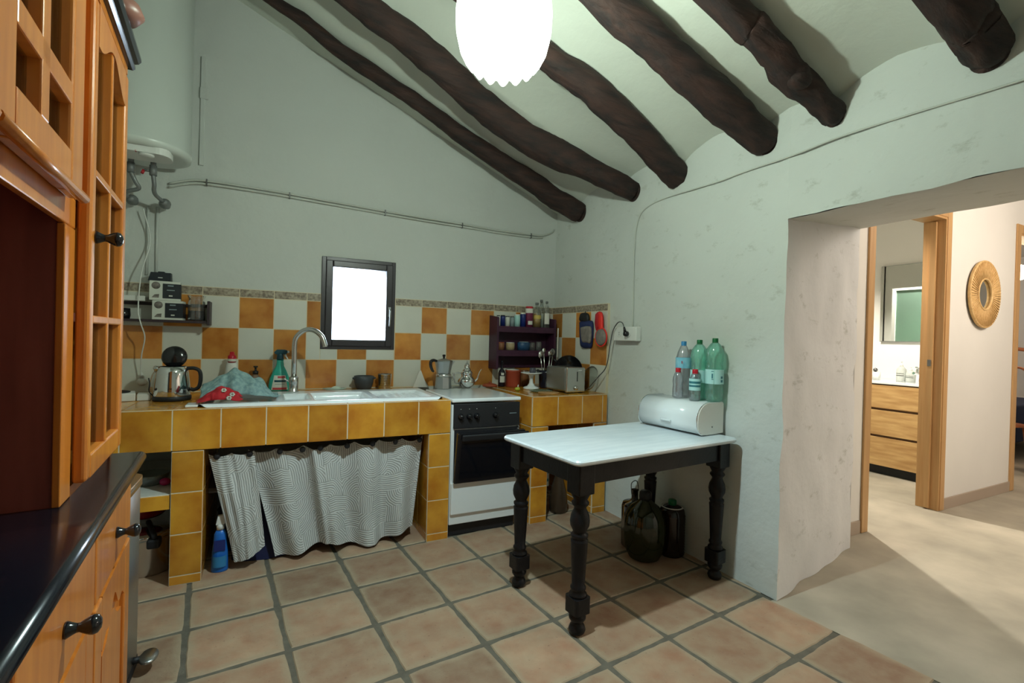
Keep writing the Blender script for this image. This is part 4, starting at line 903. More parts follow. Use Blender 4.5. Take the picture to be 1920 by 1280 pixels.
# socket with plug and toaster flex
so = thing('wall_socket', 'white surface-mounted double socket on the right wall just past the end of the tiles', 'socket', (-.002, -.985, 1.28))
m = MB(); m.box((-.046, -.115, -.048), (-.001, .115, .048), WPLAS, bev=.006); m.build('socket_box', so)
m = MB(); m.at((-.046, .055, 0), (0, R(-90), 0)); m.lathe([(.022, 0), (.022, .002), (.019, .001), (.0, -.0)], WPLAS, seg=20); m.box((-.008, -.003, .0005), (-.004, .003, .003), DSTEEL); m.box((.006, -.003, .0005), (.010, .003, .003), DSTEEL); m.build('outlet', so)
m = MB(); m.at((-.0465, -.038, 0), (0, R(-90), 0)); m.lathe([(.024, 0), (.024, .004), (.019, .006), (0, .006)], WPLAS, seg=20); m.build('outlet', so)
tf = thing('power_flex', 'dark flex with a black plug looping from the socket down behind the toaster', 'cable', (-.055, -1.02, 1.28))
m = MB(); m.at((0, -.003, 0), (0, R(-90), 0)); m.lathe([(.018, 0), (.019, .012), (.015, .026), (.0, .03)], BLKG, seg=18); m.T = Matrix.Identity(4); m.tube([(-.018, 0, .01), (-.02, .008, .045)], [.011, .006], BLKG); m.build('plug', tf)
m = MB(); m.tube(spline([(-.02, .006, .04), (-.02, .03, .075), (-.02, .075, .075), (-.015, .13, .02), (-.01, .165, -.08), (-.008, .185, -.18), (-.012, .21, -.25), (-.03, .25, -.30), (-.045, .30, -.355), (-.06, .34, -.40), (-.075, .37, -.423), (-.088, .39, -.428)], 6), .0036, DSTEEL); m.build('flex', tf)

# ------------------------------------------------------------------ pendant lamp
lp = thing('pendant_lamp', 'lit opal glass pendant lamp with a scalloped rim hanging from the ceiling', 'lamp', LAMP)
pr = [(.05, .17), (.09, .165), (.13, .14), (.153, .09), (.160, .03), (.157, -.03), (.145, -.075), (.125, -.108), (.105, -.128)]
m = MB(); seg = 96; base = []
for i, (r, z) in enumerate(pr):
    fz = max(0, (i - 4) / (len(pr) - 5)); ring = []
    for k in range(seg):
        a = 2 * math.pi * k / seg; sc_ = abs(math.sin(a * 7)); rr = r * (1 + .012 * fz * sc_); ring.append(m.bm.verts.new((rr * math.cos(a), rr * math.sin(a), z - .024 * fz * sc_)))
    base.append(ring)
k_ = m.mi(OPAL)
for i in range(len(pr) - 1):
    for k in range(seg): q = m.bm.faces.new((base[i][k], base[i][(k + 1) % seg], base[i + 1][(k + 1) % seg], base[i + 1][k])); q.smooth = True
m.build('glass_shade', lp)
m = MB(); m.lathe([(.05, .165), (.052, .175), (.03, .20), (.02, .24), (0, .24)], STEELD, seg=24); m.build('shade_holder', lp)
m = MB(); m.tube([(0, 0, .235), (0, 0, .235 + (2.305 + .42 * 1.53 - 2.27 - .235) + .02)], .004, WPLAS); m.build('cord', lp)

# ================================================================== THINGS ON THE COUNTER
c_ = CT + .0005
# kettle
k = thing('electric_kettle', 'steel electric kettle with its round black lid flipped open', 'kettle', (-2.665, -.405, c_))
m = MB(); m.lathe([(0, 0), (.085, 0), (.088, .006), (.088, .022), (.083, .026)], BLKM, seg=32); m.build('power_base', k)
m = MB(); m.lathe([(.083, .026), (.084, .03), (.080, .09), (.073, .150), (.066, .182), (.062, .182)], CHROME, seg=40, cap=False); m.lathe([(0, .06), (.078, .06)], DSTEEL, seg=30, cap=False); m.build('steel_body', k)
m = MB(); m.tube(spline([(.066, -.006, .172), (.10, -.010, .172), (.125, -.012, .155), (.130, -.013, .11), (.122, -.012, .07), (.10, -.01, .055), (.083, -.008, .06)], 6), [.010] * 36 + [.010], BLKM, 10); m.build('handle', k)
m = MB(); m.at((-.0, .045, .232), (R(78), 0, 0)); m.lathe([(0, .016), (.03, .014), (.052, .006), (.060, -.002), (.057, -.008), (0, -.010)], BLKG, seg=32); m.build('lid', k)
m = MB(); m.tube([(-.062, -.01, .165), (-.080, -.015, .18)], [.02, .008], STEEL); m.build('spout', k)
m = MB(); m.tube(spline([(-.08, .0, .02), (-.10, -.01, .05), (-.098, -.01, .09), (-.105, 0, .12)], 6), .003, BLKM, 6); m.build('flex', k)
# white box with a black thing on it, adapter and cable
o = thing('flat_white_box', 'flat white box with a dark cloth-like pad on top beside the kettle', 'box', (-2.905, -.36, c_), R(12))
m = MB(); m.box((-.13, -.07, 0), (.07, .06, .042), WPLAS, bev=.005); m.build('box_body', o)
m = MB(); m.sphere((-.04, -.005, .046), .07, BLKM, (1.3, .8, .16)); m.build('dark_pad', o)
o = thing('white_charger_box', 'small pale green-white box pressed between the white box and the kettle', 'box', (-2.79, -.36, c_), R(8))
m = MB(); m.box((-.035, -.045, 0), (.024, .05, .035), LTEAL if 0 else WPLAS, bev=.004); m.build('box_body', o)
o = thing('hanging_cable', 'white cable hanging down the tiles to a plug adapter left of the kettle', 'cable', (-2.86, -.03, 1.0))
m = MB(); m.tube(spline([(-.015, -.03, .93), (.02, -.02, .75), (-.005, -.09, .55), (-.015, -.10, .35), (.0, -.11, .26), (.015, -.08, .18), (-.003, -.05, .08), (-.012, -.02, -.0), (-.01, -.015, -.06)], 6), .0035, WPLAS, 6); m.build('cable', o)
m = MB(); m.sphere((-.008, -.008, -.085), .024, WPLAS, (1, .8, 1)); m.tube([(-.008, -.01, -.06), (-.010, -.012, -.03)], [.014, .005], WPLAS); m.build('adapter_plug', o)
o = thing('glass_jug', 'clear glass jug half hidden behind the kettle', 'jug', (-2.745, -.16, c_))
m = MB(); m.lathe([(0, .003), (.05, .003), (.066, .02), (.068, .07), (.055, .12), (.042, .145), (.046, .165), (.048, .17)], CLEAR, seg=28, cap=False); m.build('jug_body', o)
m = MB(); m.tube(spline([(.05, -.01, .14), (.085, -.02, .13), (.09, -.02, .08), (.066, -.015, .05)], 5), .005, CLEAR); m.build('handle', o)
# cloths
def cloth(name, label, fn, nu, nv, mat, loc, part='cloth'):
    o = thing(name, label, 'cloth', loc); m = MB(); m.grid(fn, nu, nv, mat, uvf=lambda u, v: (u, v)); p = m.build(part, o, solid=.003, recalc=False); return o
def mound(W, Dp, H, fold, seed, skew=0):
    def fn(u, v):
        x = (u - .5) * W; y = (v - .5) * Dp; q = max(0, 1 - (abs(u - .5 - skew) * 1.95) ** 1.15) * max(0, 1 - (abs(v - .5) * 1.9) ** 2.2)
        z = H * q + fold * (.5 + .5 * noise.noise(Vector((u * 6 + seed, v * 5, seed)))) * (q > .0) * min(1, q * 4)
        return (x + .02 * noise.noise(Vector((v * 5, seed, u * 3))), y + .02 * noise.noise(Vector((u * 5, 3, seed))), z + .004)
    return fn
cloth('tea_towel', 'crumpled teal checked tea towel draped in a peak at the left end of the sink', mound(.37, .23, .115, .062, 3, -.09), 70, 50, TEALC, (-2.335, -.47, c_ + .0185))
o = cloth('oven_glove', 'red cloth with white flowers lying in front of the teal towel', mound(.185, .13, .055, .03, 8, .05), 50, 30, RED, (-2.425, -.655, c_ + .018))
for dx, dy, z in ((.02, -.030, .056), (.058, -.035, .034), (.045, -.052, .018)):
    m = MB(); m.at((dx, dy - .01, z), (R(52), 0, 0))
    for q in range(6): m.lathe([(0, .002), (.006, .001), (0, 0)], CARD, (.008 * math.cos(q * 1.047), .008 * math.sin(q * 1.047), .006), 8)
    m.build('flower_print', o)
o = thing('draining_board', 'flat white board under the red cloth at the left end of the sink', 'board', (-2.50, -.68, c_ + .0)); 
m = MB(); m.box((-.065, -.055, .0), (-.012, .045, .012), CERAM, bev=.004); m.build('board', o)
# bottles behind the sink
o = thing('washing_up_bottle', 'white squeeze bottle with a red cap behind the teal towel', 'bottle', (-2.405, -.11, c_)); o.scale = (1.12, 1.12, 1.14)
m = MB(); m.lathe([(0, 0), (.03, 0), (.034, .01), (.034, .11), (.028, .15), (.020, .172)], M('white_bottle', (.66, .66, .62), .4), seg=24, sy=.7); m.build('bottle_body', o)
m = MB(); m.lathe([(.021, .165), (.021, .20), (.012, .206), (.011, .222), (0, .223)], REDC, seg=20); m.build('cap', o)
m = MB(); m.lathe([(.0215, .170), (.0222, .171), (.0222, .183), (.0215, .184)], CARD, seg=20, cap=False); m.build('neck_band', o)
o = thing('soap_dispenser', 'small clear soap dispenser with a black pump', 'soap dispenser', (-2.275, -.075, c_)); o.scale = (1.1, 1.1, 1.12)
m = MB(); m.lathe([(0, .002), (.026, .002), (.029, .01), (.029, .075), (.022, .088), (.013, .094), (.012, .10)], PETC, seg=24); m.build('bottle_body', o)
m = MB(); m.lathe([(.0, .004), (.0255, .004), (.0265, .05), (0, .05)], M('pale_soap', (.40, .46, .44), .3), seg=20); m.build('soap', o)
m = MB(); m.lathe([(.015, .098), (.016, .116), (.006, .12), (.006, .136), (.012, .138), (.012, .146), (0, .147)], BLKG, seg=16); m.box((-.006, -.026, .137), (.006, 0, .146), BLKG, bev=.002); m.build('pump', o)
o = thing('cleaning_spray', 'turquoise trigger spray bottle with a white and red label behind the tap', 'spray bottle', (-2.135, -.075, c_)); o.scale = (1.22, 1.22, 1.26)
m = MB(); m.lathe([(0, 0), (.050, 0), (.054, .008), (.054, .03), (.048, .065), (.032, .105), (.019, .130), (.0165, .150), (.0165, .165)], SPRAYG, seg=32, sy=.55); m.build('bottle_body', o)
def brad(z): return .054 if z < .03 else .054 - .006 * (z - .03) / .035 if z < .065 else .048 - .016 * (z - .065) / .04
def bsurf(x, z, e): r = brad(z); return (x, -.55 * math.sqrt(max(0, r * r - x * x)) - e, z)
m = MB(); m.grid(lambda u, v: bsurf((.040 - .013 * v) * (2 * u - 1), .008 + .074 * v, .0012), 14, 8, CARD); l = m.build('front_label', o)
def strip(z0, z1, x0, x1, mat, nm='label_print'):
    m = MB(); m.grid(lambda u, v: bsurf(x0 + (x1 - x0) * u, z0 + (z1 - z0) * v, .002), 10, 2, mat); m.build(nm, l)
strip(.048, .058, -.026, .030, SPRAYD); strip(.036, .039, -.022, .024, GRNGREY); strip(.009, .020, -.034, .034, LREDD); strip(.068, .078, -.010, .024, LREDD)
m = MB(); m.lathe([(.017, .163), (.018, .166), (.016, .185), (.016, .195)], SPRAYD, seg=20); m.prism([(-.030, .200), (-.026, .192), (-.014, .188), (.030, .192), (.034, .198), (.034, .210), (.020, .214), (-.016, .214)], -.011, .011, SPRAYD, axis='y'); h = m.build('trigger_head', o)
m = MB(); m.box((.034, -.006, .197), (.044, .006, .209), CARD, bev=.002); m.build('nozzle', h)
m = MB(); m.tube([(.022, 0, .193), (.030, 0, .175), (.038, 0, .164)], [.005, .004, .003], WPLAS); m.build('trigger', h)
o = thing('soap_dish', 'small pale glass dish with a sponge at the back of the sink', 'dish', (-1.80, -.12, c_))
m = MB(); m.lathe([(0, .002), (.05, .002), (.078, .012), (.076, .015), (.05, .006), (0, .006)], M('sea_glass', (.45, .58, .52), .2), seg=28, sy=.7); m.build('dish', o)
m = MB(); m.sphere((.01, 0, .016), .025, M('pale_sponge', (.55, .62, .52), .8), (1.2, .8, .5)); m.build('soap_bar', o)
o = thing('stone_mortar', 'dark grey stone mortar with a rounded rim against the tiles', 'mortar', (-1.603, -.085, c_))
m = MB(); m.lathe([(0, 0), (.045, 0), (.052, .01), (.064, .05), (.067, .074), (.067, .092), (.060, .094), (.055, .07), (.04, .03), (0, .02)], MORTAR, seg=36); m.build('bowl', o)
for s in (-1, 1): m = MB(); m.sphere((s * .068, -.01, .078), .012, MORTAR, (1, 1.2, .7)); m.build('lug', o)
o = thing('cutlery_drainer', 'perforated steel cutlery cup beside the stone mortar', 'cup', (-1.463, -.10, c_))
m = MB(); m.lathe([(0, 0), (.040, 0), (.041, .003), (.048, .104), (.050, .106), (.047, .107), (.039, .006), (0, .006)], STEEL, seg=32); cp = m.build('cup_body', o)
m = MB()
for q in range(10):
    for z in (.03, .042, .054, .066, .078, .09):
        a = R(200 + q * 13); r = .0412 + .0072 * (z / .104) + .0004; m.at((r * math.cos(a), r * math.sin(a), z), (0, R(90), a)); m.lathe([(.0022, 0), (0, .0003)], BLKM, seg=8)
m.build('perforations', cp)
o = thing('cream_splash_wedge', 'cream triangular board end leaning on the tiles between sink and stove', 'board', (-1.165, -.025, c_))
m = MB(); m.prism([(-.075, 0), (.045, 0), (.010, .055), (-.018, .125), (-.030, .125)], -.022, -.006, CREAM, axis='y'); m.build('board', o)
# moka pot
hz = .8525
o = thing('moka_pot', 'large aluminium stovetop espresso pot with black handle at the back of the stove', 'coffee pot', (-1.068, -.225, hz + .0005))
def octo(m, prof, mat):
    vv = []; n = len(prof)
    for r, z in prof:
        for k in range(8): a = R(22.5 + 45 * k); vv.append((r * math.cos(a), r * math.sin(a), z))
    ff = [list(range(8))[::-1], list(range((n - 1) * 8, n * 8))] + [(i * 8 + k, i * 8 + (k + 1) % 8, (i + 1) * 8 + (k + 1) % 8, (i + 1) * 8 + k) for i in range(n - 1) for k in range(8)]
    m._new(vv, ff, mat)
m = MB(); octo(m, [(.057, 0), (.060, .004), (.054, .085), (.050, .090)], STEELD); m.build('boiler', o)
m = MB(); m.lathe([(.054, .088), (.056, .091), (.056, .104), (.050, .108)], STEEL, seg=32); m.build('collar', o)
m = MB(); octo(m, [(.048, .108), (.050, .112), (.064, .195), (.063, .199)], STEELD); m.prism([(.058, .199), (.085, .198), (.060, .165)], -.008, .008, STEELD, axis='y'); m.build('upper_chamber', o)
m = MB(); octo(m, [(.065, .199), (.063, .203), (.020, .216), (.010, .218)], STEELD); ld = m.build('lid', o)
m = MB(); m.lathe([(.008, .216), (.007, .225), (.012, .240), (.010, .246), (0, .247)], BLKG, seg=16); m.build('lid_knob', ld)
m = MB(); m.tube(spline([(-.060, -.02, .200), (-.088, -.03, .206), (-.108, -.036, .195), (-.108, -.036, .165), (-.094, -.03, .135), (-.084, -.028, .125)], 6), [.009 + .003 * math.sin(i * .12) for i in range(31)], BLKG, 10); m.build('handle', o)
# moroccan teapot
o = thing('metal_teapot', 'polished silver pot-bellied teapot with a domed lid on the stove', 'teapot', (-.880, -.205, hz + .0005))
m = MB(); m.lathe([(0, .004), (.035, .0), (.040, .008), (.058, .024), (.066, .044), (.062, .062), (.046, .078), (.040, .088), (.043, .104), (.044, .112), (.036, .124), (.030, .13)], CHROME, seg=40); m.build('pot_body', o)
m = MB(); m.lathe([(.031, .13), (.031, .134), (.024, .142), (.020, .152), (.019, .158), (.021, .160), (.015, .176), (.006, .186), (.004, .192), (.006, .197), (0, .203)], CHROME, seg=28); m.build('lid', o)
m = MB(); m.tube(spline([(.058, -.01, .045), (.078, -.012, .06), (.088, -.014, .09), (.098, -.016, .118), (.112, -.018, .138)], 6), [.010, .010, .0095, .009, .009, .0085, .008, .0075, .007, .0065, .006, .006, .0055, .0055, .005, .005, .0045, .0045, .004, .004, .004, .004, .004, .004, .004], CHROME, 12); m.build('spout', o)
m = MB(); m.tube(spline([(-.042, .005, .108), (-.075, .008, .112), (-.095, .01, .095), (-.092, .01, .06), (-.085, .008, .035), (-.062, .005, .035)], 6), .005, CHROME, 10); m.tube(spline([(-.105, .01, .112), (-.10, .01, .08), (-.106, .01, .05)], 5), .003, CHROME); m.build('handle', o)
o = thing('clay_lid', 'small red-brown clay pot lid lying by the tiles right of the teapot', 'lid', (-.665, -.10, c_)) if 0 else thing('clay_lid', 'small red-brown clay pot lid lying by the tiles right of the teapot', 'lid', (-.640, -.10, c_))
m = MB(); m.lathe([(0, 0), (.058, 0), (.06, .008), (.050, .018), (.018, .026), (0, .027)], TERRC, seg=28); m.build('lid', o); m = MB(); m.lathe([(.008, .026), (.010, .034), (0, .042)], TERRC, seg=14); m.build('knob', o)
# purple wall shelf
ps = thing('purple_spice_shelf', 'dark purple wooden two-tier wall shelf in the corner over the counter', 'shelf', (-.345, 0, 1.0))
SW2 = .262
for s in (-1, 1):
    m = MB(); pts = [(-.008, -.015), (-.155, -.015), (-.155, .385), (-.15, .395), (-.008, .41)]; x0 = s * SW2 - .009; m.prism([(a, b) for a, b in pts], x0, x0 + .018, PURP, axis='x'); m.build('side_panel', ps)
for z, nm in ((.325, 'shelf_board'), (.135, 'shelf_board')):
    m = MB(); m.box((-SW2 + .009, -.15, z - .016), (SW2 - .009, -.008, z), PURP); m.build(nm, ps)
for z in (.300, .110): m = MB(); m.box((-SW2 + .009, -.154, z - .022), (SW2 - .009, -.146, z + .0088), PURP, bev=.002); m.build('front_rail', ps)
m = MB(); m.box((-SW2 + .009, -.018, -.01), (SW2 - .009, -.008, .29), PURP); m.build('back_board', ps)
def onshelf(x, y, z): return (-.345 + x, y, 1.0 + z)
def jar(name, label, x, y, z, r, h, mat, lidm, cat='jar', grp='jars and tins on the purple shelf', lh=.018, sx=1):
    o = thing(name, label, cat, onshelf(x, y, z), 0, grp); m = MB(); m.lathe([(0, 0), (r, 0), (r, h * .86), (r * .9, h * .92)], mat, seg=20, sx=sx); m.build('jar_body', o)
    m = MB(); m.lathe([(r * .93, h * .9), (r * .93, h + .0), (0, h)], lidm, seg=20); m.build('lid', o); return o
top = .3255; mid = .1355
jar('spice_jar', 'pale slim spice jar at the left end of the top shelf', -.232, -.09, top, .014, .085, WPLAS, BLKM, 'jar')
jar('spice_jar', 'dark and white spice tin second from the left on the top shelf', -.192, -.09, top, .020, .088, DBLUEP, BLKM)
jar('spice_jar', 'white-labelled spice jar with steel lid, third from the left on the top shelf', -.150, -.09, top, .019, .082, CARD, DSTEEL)
jar('spice_jar', 'greyish spice jar in the middle of the top shelf row', -.108, -.09, top, .018, .082, GRNGREY, DSTEEL)
jar('spice_jar', 'pale green spice tub with a white lid on the top shelf', -.062, -.09, top, .024, .10, LTEAL, WPLAS)
jar('spice_jar', 'navy spice jar with a cream lid left of the red-capped jar', -.010, -.09, top, .024, .115, DBLUEP, CREAM)
o = jar('sauce_jar', 'wine-coloured jar with a white neck and red lid on the top shelf', .048, -.09, top, .032, .17, M('wine_label', (.16, .02, .06), .4), REDP); wrap(o, .0325, .115, .152, CREAM, 'neck_band'); wrap(o, .0325, .02, .05, CARD, 'label_print', 225, 300)
def oilb(label, x, y, h, r, mat, capm, liq=None):
    o = thing('oil_bottle', label, 'bottle', onshelf(x, y, top), 0, 'oil bottles on the purple shelf'); m = MB(); m.lathe([(0, 0), (r, 0), (r, h * .55), (r * .75, h * .72), (r * .36, h * .84), (r * .33, h * .93)], mat, seg=24); m.build('bottle_body', o)
    m = MB(); m.lathe([(r * .42, h * .92), (r * .42, h), (0, h)], capm, seg=16); m.build('cap', o)
    if liq: m = MB(); m.lathe([(0, .004), (r * .93, .004), (r * .93, h * .5), (0, h * .5)], liq, seg=20); m.build('oil', o)
    return o
OILM = M('golden_oil_fill', (.50, .30, .05), .2); o = oilb('round oil bottle with golden contents right of the red-lidded jar', .122, -.085, .205, .036, CLEAR, GREYP, OILM); wrap(o, .0365, .07, .10, M('gold_label', (.55, .40, .10), .4), 'paper_label', 200, 320)
oilb('tall clear oil bottle behind, at the right end of the top shelf', .185, -.05, .235, .030, CLEAR, GREYP); o = oilb('slim pale oil bottle, front right on the top shelf', .205, -.105, .220, .026, CLEAR, GREYP); wrap(o, .0265, .03, .12, CREAM, 'paper_label', 200, 300)
jar('spice_jar', 'small orange-brown pot at the left of the middle shelf', -.205, -.09, mid, .030, .062, M('brown_spice', (.26, .11, .05), .5), TERRC)
jar('spice_jar', 'cream tub second from the left on the middle shelf', -.120, -.09, mid, .036, .062, M('cream_spice', (.42, .33, .20), .5), CREAM)
jar('blue_tin', 'wide blue tin in the middle of the middle shelf', .005, -.085, mid, .042, .070, M('blue_tin_paint', (.02, .07, .16), .4), GRNGREY, 'tin', sx=1.3)
jar('drinking_glass', 'small clear glass on the middle shelf right of the blue tin', .085, -.09, mid, .022, .065, CLEAR, CLEAR, 'glass')
jar('drinking_glass', 'clear glass at the right end of the middle shelf', .145, -.09, mid, .024, .072, CLEAR, CLEAR, 'glass')
o = thing('wall_bracket', 'pale narrow strip fixed to the right side of the purple shelf', 'strip', (-.058, -.155, 1.0)); m = MB(); m.box((-.004, -.006, 0), (.006, .0, .325), CREAM, bev=.001); m.build('strip', o)
# under the shelf
o = thing('oil_flask', 'dark glass oil bottle with a white label under the purple shelf', 'bottle', (-.553, -.13, c_))
m = MB(); m.lathe([(0, 0), (.027, 0), (.028, .004), (.028, .105), (.022, .125), (.011, .14), (.010, .19), (.012, .192), (.012, .205), (0, .206)], M('dark_bottle_glass', (.012, .010, .018), .1), seg=24); m.build('bottle_body', o); wrap(o, .0284, .035, .085, LWHITE, 'paper_label', 215, 300); wrap(o, .0284, .092, .11, LWHITE, 'paper_label', 235, 285)
o = thing('red_canister', 'round red-brown lidless canister under the purple shelf', 'canister', (-.458, -.14, c_))
m = MB(); m.lathe([(0, 0), (.058, 0), (.060, .004), (.061, .118), (.063, .120), (.063, .132), (.058, .132), (.056, .01), (0, .01)], REDTIN, seg=36); m.build('canister_body', o)
m = MB(); m.at((-.005, 0, .125), (R(8), 0, 0)); m.lathe([(0, .002), (.052, .0), (.054, .012), (0, .016)], CREAM, seg=24, sx=1, sy=.8); m.build('paper_filter', o)
o = thing('brown_jar', 'brown glass jar between the red canister and the cake stand', 'jar', (-.348, -.12, c_)); m = MB(); m.lathe([(0, 0), (.042, 0), (.043, .11), (.034, .125), (.034, .13), (0, .13)], M('brown_glaze', (.20, .08, .03), .3), seg=24); m.build('jar_body', o)
o = thing('cake_stand', 'white footed cake stand holding a small glass in front of the purple shelf', 'cake stand', (-.405, -.345, c_))
m = MB(); m.lathe([(0, 0), (.058, 0), (.062, .008), (.055, .016), (.030, .024), (.017, .045), (.013, .075), (.020, .102), (.030, .112)], CERAM, seg=36); m.build('foot', o)
m = MB(); m.lathe([(0, .111), (.05, .112), (.082, .122), (.083, .127), (.078, .128), (.05, .118), (0, .117)], CERAM, seg=36); m.build('plate', o)
o = thing('glass_ramekin', 'small dark glass ramekin standing on the cake stand', 'glass', (-.395, -.345, c_ + .1175)); m = MB(); m.lathe([(0, 0), (.022, 0), (.026, .02), (.022, .042), (.018, .046)], M('smoky_glass', (.08, .08, .10), .1), seg=20); m.build('ramekin', o)
o = thing('garlic_bulb', 'small garlic bulb on the cake stand beside the dark glass', 'garlic', (-.352, -.352, c_ + .1285)); m = MB(); m.sphere((0, 0, .012), .013, BLKM, (1.1, 1, .85)); m.build('bulb', o)
o = thing('lime', 'yellow-green lime wedge with a pale tip on the counter corner by the stove', 'lime', (-.575, -.445, c_)); m = MB(); m.sphere((0, 0, .014), .019, LIME, (1.15, .9, .75)); m.build('fruit', o); m = MB(); m.tube([(.004, 0, .026), (.008, .004, .045)], [.006, .003], CREAM); m.build('stalk', o)
o = thing('glass_plate', 'flat green-tinted glass plate on the counter in front of the cake stand', 'plate', (-.42, -.52, c_)); m = MB(); m.lathe([(0, .001), (.07, .001), (.085, .006), (.083, .009), (.07, .004), (0, .004)], GLASS('bottle_green_glass', (.5, .6, .45), .05, .2, .2), seg=32); m.build('plate', o)
o = thing('round_trivet', 'round wooden trivet lying in front of the toaster', 'trivet', (-.415, -.62, c_ + .0)); m = MB(); m.lathe([(0, 0), (.075, 0), (.077, .003), (.074, .007), (0, .007)], WOODB, seg=36); m.build('trivet', o)
# crock with utensils
o = thing('utensil_crock', 'dark blue-black crock full of steel ladles behind the toaster', 'crock', (-.245, -.30, c_)); m = MB(); m.lathe([(0, 0), (.05, 0), (.056, .01), (.060, .12), (.063, .135), (.057, .135), (.053, .02), (0, .015)], M('blue_black_glaze', (.012, .014, .03), .2), seg=28); m.build('crock_body', o)
for a, b, kind, lab in (((-.02, .0, .02), (-.075, -.03, .25), 'ladle', 0), ((0, .01, .02), (-.035, -.01, .28), 'spoon', 0), ((.02, 0, .02), (.04, -.02, .25), 'whisk', 0), ((.01, .02, .02), (.075, .02, .26), 'spatula', 0), ((.0, -.02, .02), (.0, -.045, .26), 'spoon', 0)):
    u = tag(bpy.data.objects.new('cooking_' + kind, None), {'ladle': 'steel ladle leaning left in the dark crock', 'whisk': 'wire whisk standing in the dark crock', 'spatula': 'black spatula leaning right in the dark crock'}.get(kind, 'steel spoon standing in the dark crock'), kind, 'utensils in the dark crock'); C.objects.link(u); u.location = (-.245, -.30, c_)
    m = MB(); m.tube([a, b], [.003, .004], BLKM if kind == 'spatula' else STEEL); m.build('handle', u); m = MB()
    B = Vector(b)
    if kind in ('ladle', 'spoon'): m.sphere(tuple(B + Vector((0, 0, .012))), .022 if kind == 'ladle' else .017, STEEL, (.9, .5, 1.3)); nm = 'bowl'
    elif kind == 'spatula': m.box(tuple(B + Vector((-.025, -.003, -.01))), tuple(B + Vector((.025, .003, .05))), BLKM, bev=.003); nm = 'blade'
    else:
        nm = 'wires'
        for q in range(5): t = q * math.pi / 5; m.tube(spline([B, B + Vector((.018 * math.cos(t), .018 * math.sin(t), .035)), B + Vector((0, 0, .06)), B - Vector((.018 * math.cos(t), .018 * math.sin(t), -.035)), B], 4), .0012, STEEL, 5)
    m.build(nm, u)
# frying pan leaning behind toaster
o = thing('frying_pan', 'black frying pan propped upright between toaster and right wall', 'frying pan', (-.080, -.375, c_))
m = MB(); m.T = Matrix.Translation((0, 0, .128)) @ Euler((0, 0, R(30.5))).to_matrix().to_4x4() @ Euler((0, R(-80), 0)).to_matrix().to_4x4(); m.lathe([(0, 0), (.105, 0), (.128, .035), (.130, .035), (.109, -.004), (0, -.004)], BLKG, seg=40); m.build('pan_body', o)
m = MB(); m.tube(spline([(-.055, .09, .20), (-.085, .125, .235), (-.105, .15, .26)], 4), [.010] * 9, BLKM); m.build('handle', o)
o = thing('pan_lid', 'round glass pan lid with a steel rim leaning against the frying pan', 'lid', (-.058, -.61, c_)); m = MB(); m.at((.0, -.0, .098), (0, R(-70), 0)); pts = [(.095 * math.cos(t), .095 * math.sin(t), 0) for t in slin(0, 2 * math.pi, 40)[:-1]]; m.tube(pts, .0035, CHROME, closed=True); m.build('steel_rim', o); m = MB(); m.at((.0, -.0, .098), (0, R(-70), 0)); m.lathe([(.093, 0), (.07, .010), (0, .018)], DGLASS, seg=36, cap=False); m.build('glass', o)
# toaster
o = thing('toaster', 'brushed steel two-slice toaster at the front of the corner counter', 'toaster', (-.235, -.555, c_), R(4))
m = MB(); m.box((-.082, -.115, .010), (.082, .135, .185), STEELD, bev=.014); m.build('body', o)
m = MB(); m.box((-.084, -.130, .006), (.084, -.108, .187), STEEL, bev=.008); fp = m.build('front_panel', o)
m = MB(); m.box((.008, -.1325, .085), (.013, -.1295, .155), BLKM); m.build('lever_slot', fp)
m = MB(); m.box((-.0, -.145, .140), (.022, -.130, .150), BLKG, bev=.003); m.build('lever', fp) if 0 else m.bm.free()
m = MB(); m.at((-.002, -.130, .038), (R(90), 0, 0)); m.lathe([(.016, 0), (.016, .010), (.012, .014), (0, .014)], STEEL, seg=24); m.build('browning_dial', fp)
m = MB(); m.box((.018, -.1312, .162), (.05, -.1298, .167), WPLAS); m.build('brand_print', fp)
m = MB(); m.box((-.045, -.08, .1845), (-.015, .11, .1865), BLKM); m.box((.015, -.08, .1845), (.045, .11, .1865), BLKM); m.build('bread_slots', o)
m = MB(); [m.box((a - .012, b - .012, 0), (a + .012, b + .012, .0105), BLKM) for a in (-.06, .06) for b in (-.1, .11)]; m.build('feet', o)
# chopping board + mitts on the right wall
o = thing('oven_mitt', 'navy and grey quilted oven mitt with a black cuff hanging on the corner tiles', 'oven mitt', (-.03, -.50, 1.44))
def padded(m, pts, x, th_, mat):   # outline in (y,z), soft edges
    n = len(pts); cy = sum(p[0] for p in pts) / n; cz = sum(p[1] for p in pts) / n
    L0 = [(x + th_ * .0, cy + (a - cy) * 1, cz + (b - cz) * 1) for a, b in pts]; L1 = [(x - th_ * .7, cy + (a - cy) * .93, cz + (b - cz) * .93) for a, b in pts]; L2 = [(x - th_, cy + (a - cy) * .7, cz + (b - cz) * .7) for a, b in pts]
    m._new(L0 + L1 + L2, [(i, (i + 1) % n, n + (i + 1) % n, n + i) for i in range(n)] + [(n + i, n + (i + 1) % n, 2 * n + (i + 1) % n, 2 * n + i) for i in range(n)] + [list(range(2 * n, 3 * n)), list(range(n))[::-1]], mat, True)
def roundpts(pts, n=5): return [(p.x, p.y) for p in spline([(a, b, 0) for a, b in pts + [pts[0]]], n)[:-1]]
m = MB(); padded(m, roundpts([(.06, -.09), (.05, -.20), (.03, -.265), (-.05, -.27), (-.10, -.25), (-.11, -.10), (-.08, -.06), (.05, -.06)]), 0, .022, NAVY); m.build('glove_body', o)
